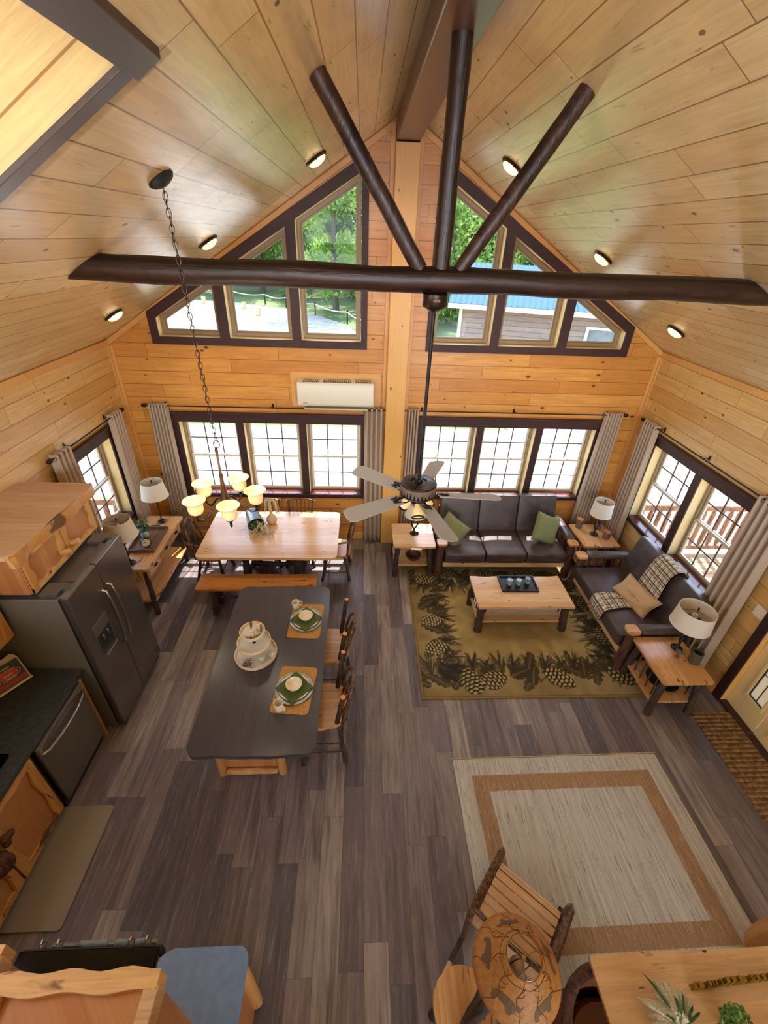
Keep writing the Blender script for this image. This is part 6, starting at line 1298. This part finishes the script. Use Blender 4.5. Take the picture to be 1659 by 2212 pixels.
top_cabinet('larger wall cabinet with a raised rim at the bottom left corner of the picture', -2.0, -1.315, .59, 2.04)

# ------------------------------------------------------------------ foreground right
th = R(138.7)
t = thing('rocking_chair', 'twig-armed rocking chair with pale slats standing on the cream rug', 'rocking chair', (1.085, 1.01, .013), th)
def sl_pt(s):   # seat/back side profile, s in 0..1 -> (y,z)
    P_ = [(-.235, .425), (-.20, .44), (-.10, .425), (0, .41), (.10, .40), (.17, .41), (.215, .47), (.25, .58), (.285, .72), (.31, .86), (.33, 1.0)]
    k_ = s*(len(P_)-1); i = min(int(k_), len(P_)-2); f = k_-i; return (P_[i][0]*(1-f)+P_[i+1][0]*f, P_[i][1]*(1-f)+P_[i+1][1]*f)
y0, z0 = -.235, .425
for k_ in range(17):
    s0, s1 = k_/17, (k_+1)/17-.0075; a, b = sl_pt(s0+.002), sl_pt(s1); dy, dz = b[0]-a[0], b[1]-a[1]; L = math.hypot(dy, dz); M_ = Matrix.Translation((0, a[0], a[1])) @ Matrix.Rotation(math.atan2(dz, dy), 4, 'X')
    MB().box(-.225, .225, 0, L, -.012, 0, M_).build('slat', M_slat, t, bev=.003, smooth=False)
for sx in (-1, 1):
    mb = MB()
    for j in range(4):
        ox = .012*math.cos(j*1.6); oz = .012*math.sin(j*1.6)
        mb.tube([(sx*(.245+ox), -.235, .02), (sx*(.245+ox), -.25+oz, .30), (sx*(.25+ox), -.245+oz, .56), (sx*(.25+ox), -.20, .63+oz), (sx*(.25+ox), -.05, .655+oz), (sx*(.25+ox), .10, .65+oz), (sx*(.245+ox), .24, .66+oz)], .013, 7, wob=.3, seed=j+sx)
    mb.build('arm', M_twig, t)
    mb = MB()
    for j in range(3): mb.tube([(sx*(.235+.010*j), .20, .05), (sx*(.235+.01*j), .25, .45), (sx*(.24+.008*j), .30, .80), (sx*(.235), .335+.01*j, 1.03)], .013, 7, wob=.3, seed=j+sx+5)
    mb.build('back_post', M_twig, t)
    mb = MB().tube([(sx*.25, -.24+.0, .28), (sx*.25, .24, .30)], .014, 8, wob=.2).tube([(sx*.25, -.24, .42), (sx*.25, .24, .42)], .012, 8, wob=.2); mb.build('side_rail', M_twig, t)
    pts = [(sx*.25, -.42+.98*i/16, .018+.10*((i-6.5)/9.5)**2) for i in range(17)]
    MB().tube(pts[:14], .018, 10, wob=.12).build('rocker', M_bark, t); MB().tube(pts[13:], [.017, .015, .012, .010], 10).build('rocker_tip', M_hick, t)
MB().tube([(-.24, -.21, .375), (0, -.22, .37), (.24, -.21, .375)], .016, 8, wob=.2).build('front_rail', M_twig, t); MB().tube([(-.235, .34, 1.03), (0, .36, 1.06), (.235, .34, 1.03)], .014, 8, wob=.2).build('crest_rail', M_twig, t)
# log side table and the big lamp
t = thing('round_log_table', 'round slab-topped side table at the bottom edge beside the big lampshade', 'side table', (.615, .58, 0))
MB().poly([[(.175*math.cos(a)*(1+.03*math.sin(3*a)), .19*math.sin(a)*(1+.02*math.cos(2*a))) for a in [2*PI*i/40 for i in range(40)]]], .60, .64).build('tabletop', M_hickY, t, bev=.008, seg=3)
for k_ in range(3): a = 2.1*k_+.4; MB().log((.14*math.cos(a), .14*math.sin(a), 0), (.09*math.cos(a), .09*math.sin(a), .60), .028, .026, 6, 10, .16, seed=k_+150).build('leg', M_bark, t)
t = thing('bear_lamp', 'large log lamp with a brown conical shade printed with black bears and branches', 'lamp', (.815, .625, 0)); zb, zt, rb, rt = 1.20, 1.40, .222, .083
M_shb = NT('parchment_shade'); t_ = M_shb; n_ = t_.noise(t_.obj(), 40, 4, .7); M_shb = t_.fin(t_.mix(t_.mr(n_, .35, .65), srgb(186, 128, 62), srgb(158, 102, 46)), .6)
def cone_pt(a, f, off=0): r_ = rb+(rt-rb)*f**.85+off*.8; return Vector((r_*math.cos(a), r_*math.sin(a), zb+(zt-zb)*f+off*.6))
vs = []; fs = []; n = 64; m = 10
for i in range(n):
    for j in range(m+1): vs.append(cone_pt(2*PI*i/n, j/m))
for i in range(n):
    for j in range(m): fs.append((i*(m+1)+j, ((i+1) % n)*(m+1)+j, ((i+1) % n)*(m+1)+j+1, i*(m+1)+j+1))
mb = MB(); mb._add(vs, fs); sh = mb.build('lamp_shade', M_shb, t, ang=180); sm = sh.modifiers.new('s', 'SOLIDIFY'); sm.thickness = .0025; sm.offset = -1
bear = [(-1, .1), (-.92, .32), (-.72, .42), (-.5, .38), (-.42, .5), (-.1, .6), (.3, .56), (.65, .46), (.88, .25), (.95, -.1), (.92, -.5), (.68, -.5), (.62, -.15), (.3, -.12), (.0, -.16), (-.14, -.5), (-.38, -.5), (-.42, -.1), (-.62, .02), (-.82, -.05)]
M_bear = flat('bear_print', srgb(104, 80, 52), .7); M_branch = flat('branch_print', srgb(74, 42, 18), .7)
for k_, (a, f, s_) in enumerate(((R(95), .34, .40), (R(163), .36, .40), (R(10), .30, .40), (R(232), .34, .44), (R(300), .3, .4))):
    mb = MB(); mb._add([cone_pt(a-p[0]*s_, f+p[1]*.26, .0015) for p in bear], [tuple(range(len(bear)))])
    bmesh.ops.triangulate(mb.b, faces=mb.b.faces); mb.build('printed_bear', M_bear, sh, smooth=False)
mb = MB(); rnd = random.Random(9)
for k_ in range(9):
    a0 = 2*PI*k_/9+.2; pts = [cone_pt(a0+.10*math.sin(j*1.1+k_), j/8*.92+.02, .001) for j in range(9)]; mb.tube(pts, .0012, 4)
    for j in range(2, 8):
        d_ = rnd.choice((-1, 1)); mb.tube([pts[j], cone_pt(a0+d_*.10, j/8*.92+.07, .001), cone_pt(a0+d_*.16, j/8*.92+.13, .001)], .0009, 4)
for ff in (.80, .99): mb.tube([cone_pt(2*PI*i/48, ff+.01*math.sin(i*.8), .001) for i in range(49)], .0012, 4, False)
mb.build('printed_branches', M_branch, sh, smooth=False)
mb = MB().lathe([(0, -.006), (.010, -.006), (.010, .006), (0, .006)], (0, 0, zt-.012), 14)
for k_ in range(3): a = 2*PI*k_/3+.3; mb.tube([(0, 0, zt-.012), (rt*math.cos(a), rt*math.sin(a), zt-.003)], .0022, 6)
mb.tube([(rt*math.cos(a), rt*math.sin(a), zt) for a in [2*PI*i/36 for i in range(37)]], .0012, 5, False); mb.build('spider_ring', M_gold, t)
MB().tube([(0, 0, 1.12), (.055, 0, 1.17), (.06, 0, 1.26), (.03, 0, 1.36), (0, 0, zt-.014), (-.03, 0, 1.36), (-.06, 0, 1.26), (-.055, 0, 1.17), (0, 0, 1.12)], .003, 6).build('harp', M_bronze2, t)
MB().sphere((-.012, -.002, 1.275), .037, (1, 1, 1.15), 16, 12).build('bulb', M_bulb, t); MB().lathe([(0, 1.12), (.02, 1.12), (.02, 1.19), (.016, 1.21), (0, 1.21)], (-.0, 0, 0), 16).build('socket', M_black, t)
MB().log((-.19, -.10, .642), (0, 0, 1.13), .038, .03, 7, 12, .18, .01, seed=7).build('log_stem', M_bark, t)
MB().log((-.25, -.14, .641), (-.10, .02, .70), .022, .018, 4, 10, .2, seed=9).build('log_foot', M_bark, t)
MB().log((-.10, -.05, .80), (-.13, .06, .95), .016, .012, 4, 8, .2, seed=11, endmi=1).build('branch_stub', [M_bark, M_cutend], t)
# desk with barrel chair
t = thing('writing_desk', 'wide knotty hickory desk top at the bottom right corner', 'desk', (2.12, .36, 0))
MB().poly([slab_outline(-.737, .75, -.45, .397, .02, 0, .003, 6)], .735, .762).build('desktop', M_hick, t, bev=.004)
for sx, sy in ((-.55, .30), (.66, .32), (-.55, -.38), (.66, -.38)): MB().log((sx, sy, 0), (sx, sy, .735), .045, .04, 6, 12, .14, seed=int(sx*9+sy*5)+170).build('leg', M_bark, t)
t = thing('barrel_chair', 'brown barrel chair with a dark curved rim tucked beside the desk', 'chair', (1.46, .40, 0)); mb = MB(); mb2 = MB(); A0, A1 = R(62), R(250)
arc = [A0+(A1-A0)*i/24 for i in range(25)]
mb.tube([(.30*math.cos(a), .32*math.sin(a), .66) for a in arc], .032, 10, wob=.08).build('rim', M_barkR, t)
vs = [(r_*math.cos(a), (r_+.02)*math.sin(a), z) for a in arc for r_, z in ((.285, .66), (.265, .36), (.25, .12), (.275, .12), (.31, .66))]; mb2._add(vs, [(i*5+j, i*5+(j+1) % 5, (i+1)*5+(j+1) % 5, (i+1)*5+j) for i in range(24) for j in range(5)]); mb2.build('back_panel', flat('caramel_upholstery', srgb(124, 74, 34), .6, nz=.1, nsc=50), t)
MB().lathe([(0, .12), (.24, .12), (.25, .38), (.22, .43), (0, .44)], n=30).build('seat', flat('caramel_seat', srgb(130, 80, 38), .6), t)
for k_ in range(4): a = k_*PI/2+.7; MB().lathe([(0, 0), (.018, 0), (.024, .12), (0, .12)], (.18*math.cos(a), .18*math.sin(a), 0), 10).build('leg', M_bark, t)
t = thing('gold_word_sign', 'low gilded standing cut-out sign seen from above on the desk', 'decoration', (2.16, .615, .7625), R(3)); x = -.24; rnd = random.Random(4)
mb = MB().box(-.25, .36, -.014, .014, 0, .01)
for w_ in (.012, .045, .022, .010, .014, .010, .028, .034, .02, .04, .012, .012, .03, .03, .05, .012): mb.box(x, x+w_*.7, -.012, .012, .01, .05+.05*rnd.random()); x += w_+.010
mb.build('cutout_letters', M_gold, t, bev=.002, smooth=False)
t = thing('foliage_arrangement', 'pale fuzzy lamb-ear stems with green leaves lying on the desk', 'greenery', (1.735, .45, .77)); rnd = random.Random(3); M_fuzz = flat('fuzzy_stem', srgb(204, 196, 168), .9, nz=.35, nsc=160, bumpst=.8)
for i in range(14):
    a = R(40+i*15); L = .10+.06*rnd.random(); c_, s_ = math.cos(a), math.sin(a); MB().tube([(0, 0, .03), (.4*L*c_, .4*L*s_, .07), (L*c_, L*s_, .06), (1.35*L*c_, 1.35*L*s_, .03)], [.010, .022, .023, .006], 10, wob=.35, seed=i).build('fuzzy_stem', M_fuzz, t)
for i in range(6):
    a = R((118, 35, 60, 80, 20, 150)[i]); L = (.24, .13, .15, .12, .14, .10)[i]; c_, s_ = math.cos(a), math.sin(a); mb = MB(); w_ = .010
    mb._add([(0, 0, .05), (.4*L*c_-w_*s_, .4*L*s_+w_*c_, .10), (.75*L*c_-w_*.7*s_, .75*L*s_+w_*.7*c_, .10), (L*c_, L*s_, .08), (.75*L*c_+w_*.7*s_, .75*L*s_-w_*.7*c_, .10), (.4*L*c_+w_*s_, .4*L*s_-w_*c_, .10), (.5*L*c_, .5*L*s_, .095)], [(0, 1, 6), (1, 2, 6), (2, 3, 6), (3, 4, 6), (4, 5, 6), (5, 0, 6)]); mb.build('long_leaf', M_leaf, t, ang=180, recalc=False)
t = thing('potted_plant', 'bright green bushy plant in a small pale pot on the desk', 'plant', (2.02, .44, .7625)); MB().lathe([(0, 0), (.045, 0), (.055, .07), (.05, .075), (.045, .06), (0, .06)], n=24).build('pot', M_ceram, t)
leafy(t, 'leaves', flat('bright_leaf', srgb(92, 132, 44), .5, nz=.3, nsc=40), 420, .115, .085, .013, 6, .06)
t = thing('log_newel', 'thick peeled newel log at the right edge beyond the desk', 'post', (2.98, .90, 0)); MB().log((0, 0, 0), (0, 0, .98), .115, .11, 8, 18, .08, seed=5).sphere((0, 0, .98), .11, (1, 1, .3), 18, 8).build('post_log', M_palelog, t)
t = thing('log_baluster', 'slimmer peeled log post in front of the thick newel at the right edge', 'post', (2.86, .72, 0)); MB().log((0, 0, 0), (0, 0, .92), .05, .046, 6, 12, .08, seed=6).build('post_log', M_palelog, t)
